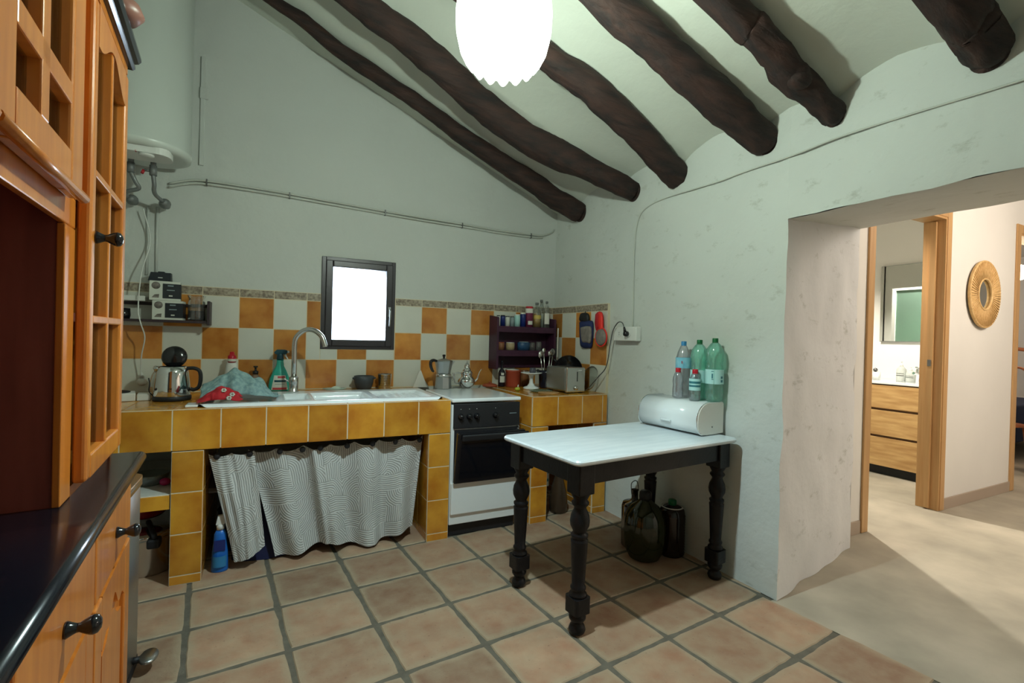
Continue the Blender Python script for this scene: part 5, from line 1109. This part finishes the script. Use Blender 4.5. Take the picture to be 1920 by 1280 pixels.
m = MB(); padded(m, roundpts([(.03, -.11), (.02, -.18), (-.0, -.225), (-.06, -.23), (-.105, -.225), (-.11, -.12), (-.06, -.10)]), -.018, .012, GREYF); m.build('grip_pad', o)
m = MB(); padded(m, roundpts([(.055, -.01), (.06, -.06), (-.05, -.07), (-.055, -.02), (-.02, .0), (.03, .002)]), -.002, .018, BLKM); m.build('cuff', o)
m = MB(); m.tube(spline([(-.005, .0, .0), (-.003, -.005, .012), (-.005, -.01, 0)], 5), .002, BLKM); m.build('hanging_loop', o)
o = thing('pot_holder', 'red pot holder with round grey pad and red rim hanging at the tiles edge', 'pot holder', (-.045, -.70, 1.44))
m = MB(); padded(m, roundpts([(.035, -.01), (.04, -.09), (.02, -.14), (-.005, -.08), (-.0, -.0)]), 0, .018, RED); padded(m, roundpts([(-.005, .005), (.0, -.08), (-.025, -.15), (-.055, -.14), (-.045, -.02)]), -.004, .018, REDB); m.build('red_flaps', o)
m = MB(); m.at((-.016, -.042, -.185), (0, R(-90), 0)); m.lathe([(0, .010), (.052, .009), (.064, .0), (0, -.004)], GREYF, seg=36); m.build('round_pad', o)
m = MB(); m.tube([(-.014, -.042 + .066 * math.cos(t), -.185 + .066 * math.sin(t)) for t in slin(0, 2 * math.pi, 36)[:-1]], .005, REDB, closed=True); m.build('piping', o)
# left wall shelf with capsule boxes
ls = thing('wall_shelf', 'dark brown two-board wall shelf left of the window holding boxes', 'shelf', (-2.74, 0, 1.27))
m = MB(); m.box((-.30, -.13, .0), (.20, -.008, .014), M('dark_shelf_wood', (.035, .020, .025), .5)); m.build('shelf_board', ls)
m = MB(); m.box((-.30, -.022, .10), (.20, -.008, .118), bpy.data.materials['dark_shelf_wood']); m.build('back_rail', ls)
m = MB(); m.box((.20, -.135, -.01), (.214, -.008, .135), bpy.data.materials['dark_shelf_wood'], bev=.002); m.build('end_bracket', ls)
def capsule(label, x, y, z, rz):
    o = thing('coffee_capsule_box', label, 'box', (x, y, z), rz, 'coffee capsule boxes on the wall shelf'); m = MB(); m.box((-.075, -.04, 0), (.075, .04, .112), CARD, bev=.001); b = m.build('carton', o)
    m = MB(); m.box((-.012, -.0412, .012), (.0755, -.0402, .098), CARDK); m.box((.0752, -.04, .012), (.0762, .036, .098), CARDK); m.build('black_panel', b)
    m = MB(); m.at((-.044, -.0402, .085), (R(90), 0, 0)); m.lathe([(.021, 0), (.020, .0012), (0, .0013)], GREYPR, seg=28); m.build('round_emblem', b)
    m = MB(); m.prism([(-.064, .014), (-.030, .014), (-.028, .036), (-.050, .032)], -.0413, -.0402, GREYPR, axis='y'); m.build('picture_print', b)
    m = MB(); m.box((.012, -.0418, .083), (.040, -.0411, .090), GRNGREY); m.box((.008, -.0418, .058), (.046, -.0411, .063), GRNGREY); m.box((.018, -.0418, .024), (.036, -.0411, .031), CARD); m.build('lettering', b); return o
capsule('white and black coffee capsule box standing on the shelf board', -2.735, -.085, 1.2845, R(-4)); capsule('white and black coffee capsule box balanced on top of the lower one', -2.755, -.080, 1.3975, R(5))
o = thing('small_black_box', 'small black box with a folded top, topmost of the stacked boxes', 'box', (-2.775, -.08, 1.5105)); m = MB(); m._new([(-.062, -.03, 0), (.048, -.03, 0), (.048, .03, 0), (-.062, .03, 0), (-.050, -.025, .05), (.046, -.025, .05), (.046, .025, .05), (-.050, .025, .05)], [(0, 3, 2, 1), (4, 5, 6, 7), (0, 1, 5, 4), (1, 2, 6, 5), (2, 3, 7, 6), (3, 0, 4, 7)], CARDK); b_ = m.build('carton', o)
m = MB(); m.box((-.018, -.012, .0502), (.014, .012, .057), CARDK, bev=.002); m.build('top_tab', o); m = MB(); m.box((-.014, -.0305, .017), (.008, -.0282, .021), LWHITE); m.build('lettering', b_)
o = thing('glass_storage_jar', 'clear glass jar with a dark lid-less rim at the right end of the wall shelf', 'jar', (-2.60, -.075, 1.2845)); m = MB(); m.lathe([(0, .002), (.042, .002), (.045, .01), (.044, .11), (.040, .13), (.048, .150), (.050, .152)], CLEAR, seg=28, cap=False); m.build('jar_body', o); m = MB(); m.lathe([(0, .004), (.039, .004), (.040, .06), (0, .062)], M('dark_coffee', (.02, .012, .015), .7), seg=24); m.build('contents', o)
o = thing('white_box', 'small white box on the left part of the wall shelf', 'box', (-2.90, -.06, 1.389)); m = MB(); m.box((-.05, -.045, 0), (.05, .045, .03), WPLAS, bev=.003); m.build('box_body', o)
o = thing('dark_mug', 'dark mug on the lower board behind the hutch edge', 'mug', (-2.955, -.07, 1.2845)); m = MB(); m.lathe([(0, 0), (.03, 0), (.035, .02), (.032, .06), (.029, .06), (.03, .01), (0, .008)], BLKG, seg=24); m.build('mug_body', o)
# ------------------------------------------------------------------ under the counters
o = thing('cleaner_bottle', 'blue trigger cleaner bottle on the floor beside the curtain', 'spray bottle', (-2.405, -.70, 0))
m = MB(); m.lathe([(0, 0), (.036, 0), (.038, .006), (.036, .10), (.030, .15), (.028, .19), (.016, .215)], BLUEP, seg=24, sy=.7); m.build('bottle_body', o)
wrap(o, .0372, .03, .085, bpy.data.materials['blue_cap'], 'paper_label', 215, 325); m = MB(); m.box((-.025, -.0275, .11), (.025, -.024, .165), DBLUEP); m.build('dark_label', o)
m = MB(); m.lathe([(.017, .213), (.018, .235), (.012, .24)], WPLAS, seg=16); m.prism([(-.02, .24), (.018, .24), (.030, .27), (.012, .285), (-.012, .283)], -.012, .012, WPLAS, axis='y'); m.build('trigger_head', o)
o = thing('blue_storage_bag', 'dark blue bag standing behind the curtain flap on the floor', 'bag', (-2.19, -.58, 0)); m = MB(); m.grid(lambda u, v: ((.17 - .03 * v) * math.cos(2 * math.pi * u), (.075 - .02 * v) * math.sin(2 * math.pi * u), .26 * v + .0), 32, 10, M('navy_bag', (.008, .012, .06), .6)); m.lathe([(0, .255), (.14, .255)], bpy.data.materials['navy_bag'], seg=24, sy=.38, cap=False); m.build('bag_body', o)
o = thing('dark_bucket', 'black bucket in the shadow under the sink behind the blue cleaner', 'bucket', (-2.34, -.40, 0)); m = MB(); m.lathe([(0, 0), (.08, 0), (.10, .22), (.105, .222), (.097, .222), (.078, .01), (0, .01)], BLKM, seg=28); m.build('bucket_body', o)
o = thing('pressure_cooker', 'steel pressure cooker with black handle in the lower left niche', 'pressure cooker', (-2.735, -.53, 0)); m = MB(); m.lathe([(0, 0), (.11, 0), (.115, .01), (.115, .17), (.119, .175), (.119, .185)], STEEL, seg=40); m.build('pot_body', o)
m = MB(); m.lathe([(.120, .186), (.121, .196), (.09, .208), (.02, .215), (0, .215)], CHROME, seg=40); m.build('lid', o); m = MB(); m.box((.02, -.165, .155), (.075, -.10, .20), BLKM, bev=.01); m.tube(spline([(.045, -.13, .19), (.05, -.15, .215), (.03, -.10, .235), (0, 0, .24)], 5), .012, BLKM); m.build('handle', o)
o = thing('red_pot', 'dark red enamel pot stacked on the pressure cooker', 'pot', (-2.76, -.46, .2555)); m = MB(); m.lathe([(0, 0), (.075, 0), (.09, .015), (.095, .09), (.099, .095), (.092, .095), (.085, .02), (0, .01)], M('red_enamel', (.20, .005, .008), .25), seg=36); m.build('pot_body', o)
o = thing('glass_bowl', 'grey glass bowl on the white niche shelf at left', 'bowl', (-2.725, -.56, .442)); m = MB(); m.lathe([(0, 0), (.05, 0), (.075, .03), (.08, .055), (.076, .055), (.07, .03), (0, .008)], GLASS('grey_glass', (.45, .50, .48), .05, .2, .25), seg=28); m.build('bowl', o)
o = thing('pink_scrubber', 'magenta plastic scrubber on the niche shelf', 'scrubber', (-2.655, -.62, .442)); m = MB(); m.sphere((0, 0, .02), .022, PINKP, (1.1, 1, .85)); m.build('scrubber', o)
# right niche
o = thing('green_white_carton', 'pale green and white striped carton stacked on a dark tin in the right niche', 'carton', (-.44, -.55, .172)); m = MB(); m.box((-.06, -.05, 0), (.06, .05, .13), LWHITE, bev=.002); b_ = m.build('carton', o); m = MB(); m.box((-.055, -.0512, .09), (.055, -.0502, .105), GRNGREY); m.box((.0, -.0512, .035), (.055, -.0502, .055), LTEALD); m.build('label_print', b_)
o = thing('dark_tin', 'dark blue tin with a white lid band in the right niche', 'tin', (-.44, -.55, 0)); m = MB(); m.lathe([(0, 0), (.055, 0), (.057, .003), (.057, .125)], DBLUEP, seg=28); m.build('tin_body', o); m = MB(); m.lathe([(.058, .125), (.059, .127), (.059, .145), (.055, .17), (0, .171)], BLKM, seg=28); m.build('lid', o); wrap(o, .0585, .108, .120, LWHITE, 'lid_band')
o = thing('small_jar', 'small bluish glass jar at the left of the right niche', 'jar', (-.487, -.66, 0)); m = MB(); m.lathe([(0, 0), (.022, 0), (.024, .045), (.018, .055), (.018, .07), (0, .07)], M('blue_glass_jar', (.10, .14, .18), .15), seg=20); m.build('jar_body', o)
o = thing('brown_jug', 'tall dark brown glazed jug on the floor of the right niche', 'jug', (-.335, -.66, 0)); m = MB(); m.lathe([(0, 0), (.052, 0), (.062, .02), (.066, .09), (.056, .16), (.036, .23), (.024, .27), (.026, .30), (.020, .30)], M('dark_brown_glaze', (.045, .028, .016), .25), seg=32); m.build('jug_body', o)

# ================================================================== HALL, BATHROOM, BEDROOM THINGS
o = thing('rattan_mirror', 'round rattan-framed mirror on the hall wall between the two doors', 'mirror', (3.005, HY, 1.69))
m = MB(); N_ = 72; Ro, Ri = .273, .125
m.at((0, -.012, 0), (R(90), 0, 0)); m.lathe([(Ri, 0), (Ri, .012), (Ro - .01, .018), (Ro, .010), (Ro, 0)], RATT, seg=72, cap=False)
for q in range(N_):
    a = 2 * math.pi * q / N_; m.tube([(Ri * 1.02 * math.cos(a), Ri * 1.02 * math.sin(a), .014), (Ro * .98 * math.cos(a), Ro * .98 * math.sin(a), .021)], .0035, RATT, 5)
for r_ in (Ri, Ro - .004): m.tube([(r_ * math.cos(t), r_ * math.sin(t), .014) for t in slin(0, 2 * math.pi, 48)[:-1]], .008, RATT, closed=True)
m.build('rattan_frame', o)
m = MB(); m.at((0, -.010, 0), (R(90), 0, 0)); m.lathe([(0, .004), (Ri + .002, .004)], MIRR, seg=48, cap=False); m.build('mirror_glass', o)
# vanity
vn = thing('bathroom_vanity', 'oak three-drawer vanity with white basin top seen through the bathroom door', 'vanity', (3.35, -1.10, 0))
m = MB(); m.box((-.21, -.50, .085), (.225, .38, .882), M('vanity_recess', (.12, .06, .025), .5)); m.box((-.17, -.48, 0), (.2, .36, .085), BLKM); m.build('carcass', vn)
for z0, z1 in ((.648, .872), (.386, .626), (.090, .364)): m = MB(); m.box((-.232, -.50, z0), (-.2105, .38, z1), OAKV, bev=.002); m.build('drawer', vn)
m = MB(); m.box((-.24, -.51, .883), (.225, .39, .905), CERAM, bev=.004); m.build('basin_top', vn)
tp = thing('basin_mixer', 'chrome basin mixer tap on the bathroom vanity', 'tap', (3.36, -1.215, .9055)); m = MB(); m.lathe([(.024, 0), (.024, .12), (.020, .14), (0, .142)], CHROME, seg=20); m.tube([(-.01, 0, .085), (-.10, 0, .095)], .012, CHROME); m.build('tap_body', tp); m = MB(); m.box((-.05, -.012, .143), (.03, .012, .155), CHROME, bev=.003); m.build('lever', tp)
for lab, y, h in (('taller clear soap bottle with pump on the vanity', -1.045, .20), ('shorter clear soap bottle beside the mixer tap on the vanity', -1.125, .15)):
    o = thing('soap_bottle', lab, 'soap bottle', (3.42, y, .9055), 0, 'soap bottles on the vanity'); m = MB(); m.lathe([(0, 0), (.04, 0), (.042, .008), (.040, h * .6), (.02, h * .72), (.012, h * .76)], M('grey_glass_bottle' if y > -1.1 else 'pale_glass_bottle', (.50, .53, .50), .15), seg=24); m.build('bottle_body', o)
    m = MB(); m.lathe([(.014, h * .75), (.014, h * .84), (.005, h * .86), (.005, h * .96), (.012, h * .97), (0, h)], WPLAS, seg=16); m.build('pump', o); wrap(o, .0425, h * .28, h * .31, DSTEEL, 'label_print', 130, 230); wrap(o, .0425, h * .38, h * .40, DSTEEL, 'label_print', 130, 230)
o = thing('brush_cup', 'small cup with a dark brush at the left end of the vanity', 'cup', (3.36, -.855, .9055)); m = MB(); m.lathe([(0, 0), (.032, 0), (.036, .08), (.033, .08), (.03, .006), (0, .006)], WPLAS, seg=20); m.build('cup_body', o); m = MB(); m.tube([(0, 0, .02), (.01, .015, .10)], .006, BLKM); m.sphere((.01, .015, .10), .02, DSTEEL); m.build('brush', o)
o = thing('bathroom_mirror', 'frameless mirror cabinet over the bathroom vanity', 'mirror', (3.58, -1.15, 1.30)); m = MB(); m.box((-.03, -.42, 0), (-.002, .37, .79), STEELD, bev=.001); m.build('cabinet', o); m = MB(); m.box((-.032, -.418, .006), (-.0302, .368, .784), MIRR); m.build('mirror_glass', o)
o = thing('shower_cabin', 'green glass shower enclosure with white rails, visible in the bathroom mirror', 'shower', (1.5, -.55, 0))
m = MB(); m.box((-.38, -.38, .02), (.38, .42, .10), CERAM, bev=.01); m.build('shower_tray', o)
m = MB()
for x_ in (.35,): m.box((x_, -.38, .10), (x_ + .008, .42, 2.0), SHOWG)
m.box((-.38, -.38, .10), (.35, -.372, 2.0), SHOWG); m.build('glass_panel', o)
m = MB(); m.box((.335, -.40, .10), (.375, -.36, 2.03), WPLAS); m.box((.335, .40, .10), (.375, .44, 2.03), WPLAS); m.box((.335, -.36, 2.0), (.375, .40, 2.03), WPLAS); m.box((-.38, -.395, 2.0), (.335, -.365, 2.03), WPLAS); m.build('rail', o)
o = thing('bathroom_ceiling_lamp', 'small round bathroom ceiling lamp seen in the mirror', 'lamp', (2.16, -.80, 2.70)); m = MB(); m.lathe([(.10, 0), (.10, -.03), (.06, -.05), (0, -.055)], BULBM, seg=28); m.build('lamp_glass', o)
# bedroom sliver
bd = thing('bed', 'bed with dark blue blanket and an orange wooden arched headboard, seen through the far door', 'bed', (6.3, -.55, 0))
m = MB(); m.box((-1.0, -.75, .22), (1.0, .75, .34), BLKM, bev=.01); m.build('bed_base', bd)
m = MB(); m.box((-1.0, -.74, .34), (.98, .74, .60), SHEET, bev=.04); m.build('mattress', bd)
m = MB(); m.box((-1.02, -.77, .20), (.4, .77, .63), BEDB, bev=.03); m.build('blanket', bd)
m = MB(); m.tube(spline([(1.02, -.75, .3), (1.02, -.75, .95), (1.02, -.45, 1.2), (1.02, 0, 1.28), (1.02, .45, 1.2), (1.02, .75, .95), (1.02, .75, .3)], 6), .025, CHERRY); [m.tube([(1.02, y_, .5), (1.02, y_, 1.16)], .012, CHERRY) for y_ in (-.5, -.3, -.1, .1, .3, .5)]; m.build('headboard', bd)
for a in (-.95, .95):
    for b in (-.68, .68): m = MB(); m.tube([(a, b, 0), (a, b, .23)], .03, CHERRY); m.build('leg', bd)
o = thing('bentwood_chair', 'orange bentwood chair just inside the bedroom door', 'chair', (4.86, -1.32, 0), R(-20)); m = MB(); m.lathe([(0, .44), (.2, .44), (.205, .46), (0, .465)], CHERRY, seg=28); m.build('seat', o)
m = MB(); m.tube(spline([(.17, -.12, .46), (.19, -.15, .8), (.2, -.10, 1.0), (.2, 0, 1.06), (.2, .10, 1.0), (.19, .15, .8), (.17, .12, .46)], 6), .013, CHERRY); m.build('backrest', o)
for a, b in ((-.14, -.12), (-.14, .12), (.14, -.12), (.14, .12)): m = MB(); m.tube([(a, b, .44), (a * 1.25, b * 1.25, 0)], [.015, .012], CHERRY); m.build('leg', o)
o = thing('bedroom_lamp', 'glowing round lamp seen at the edge of the bedroom door', 'lamp', (5.0, -1.385, 2.085)); m = MB(); m.sphere((0, 0, 0), .085, BULBM); m.build('globe', o); m = MB(); m.tube([(0, 0, .08), (0, 0, .615)], .006, WPLAS); m.build('cord', o)
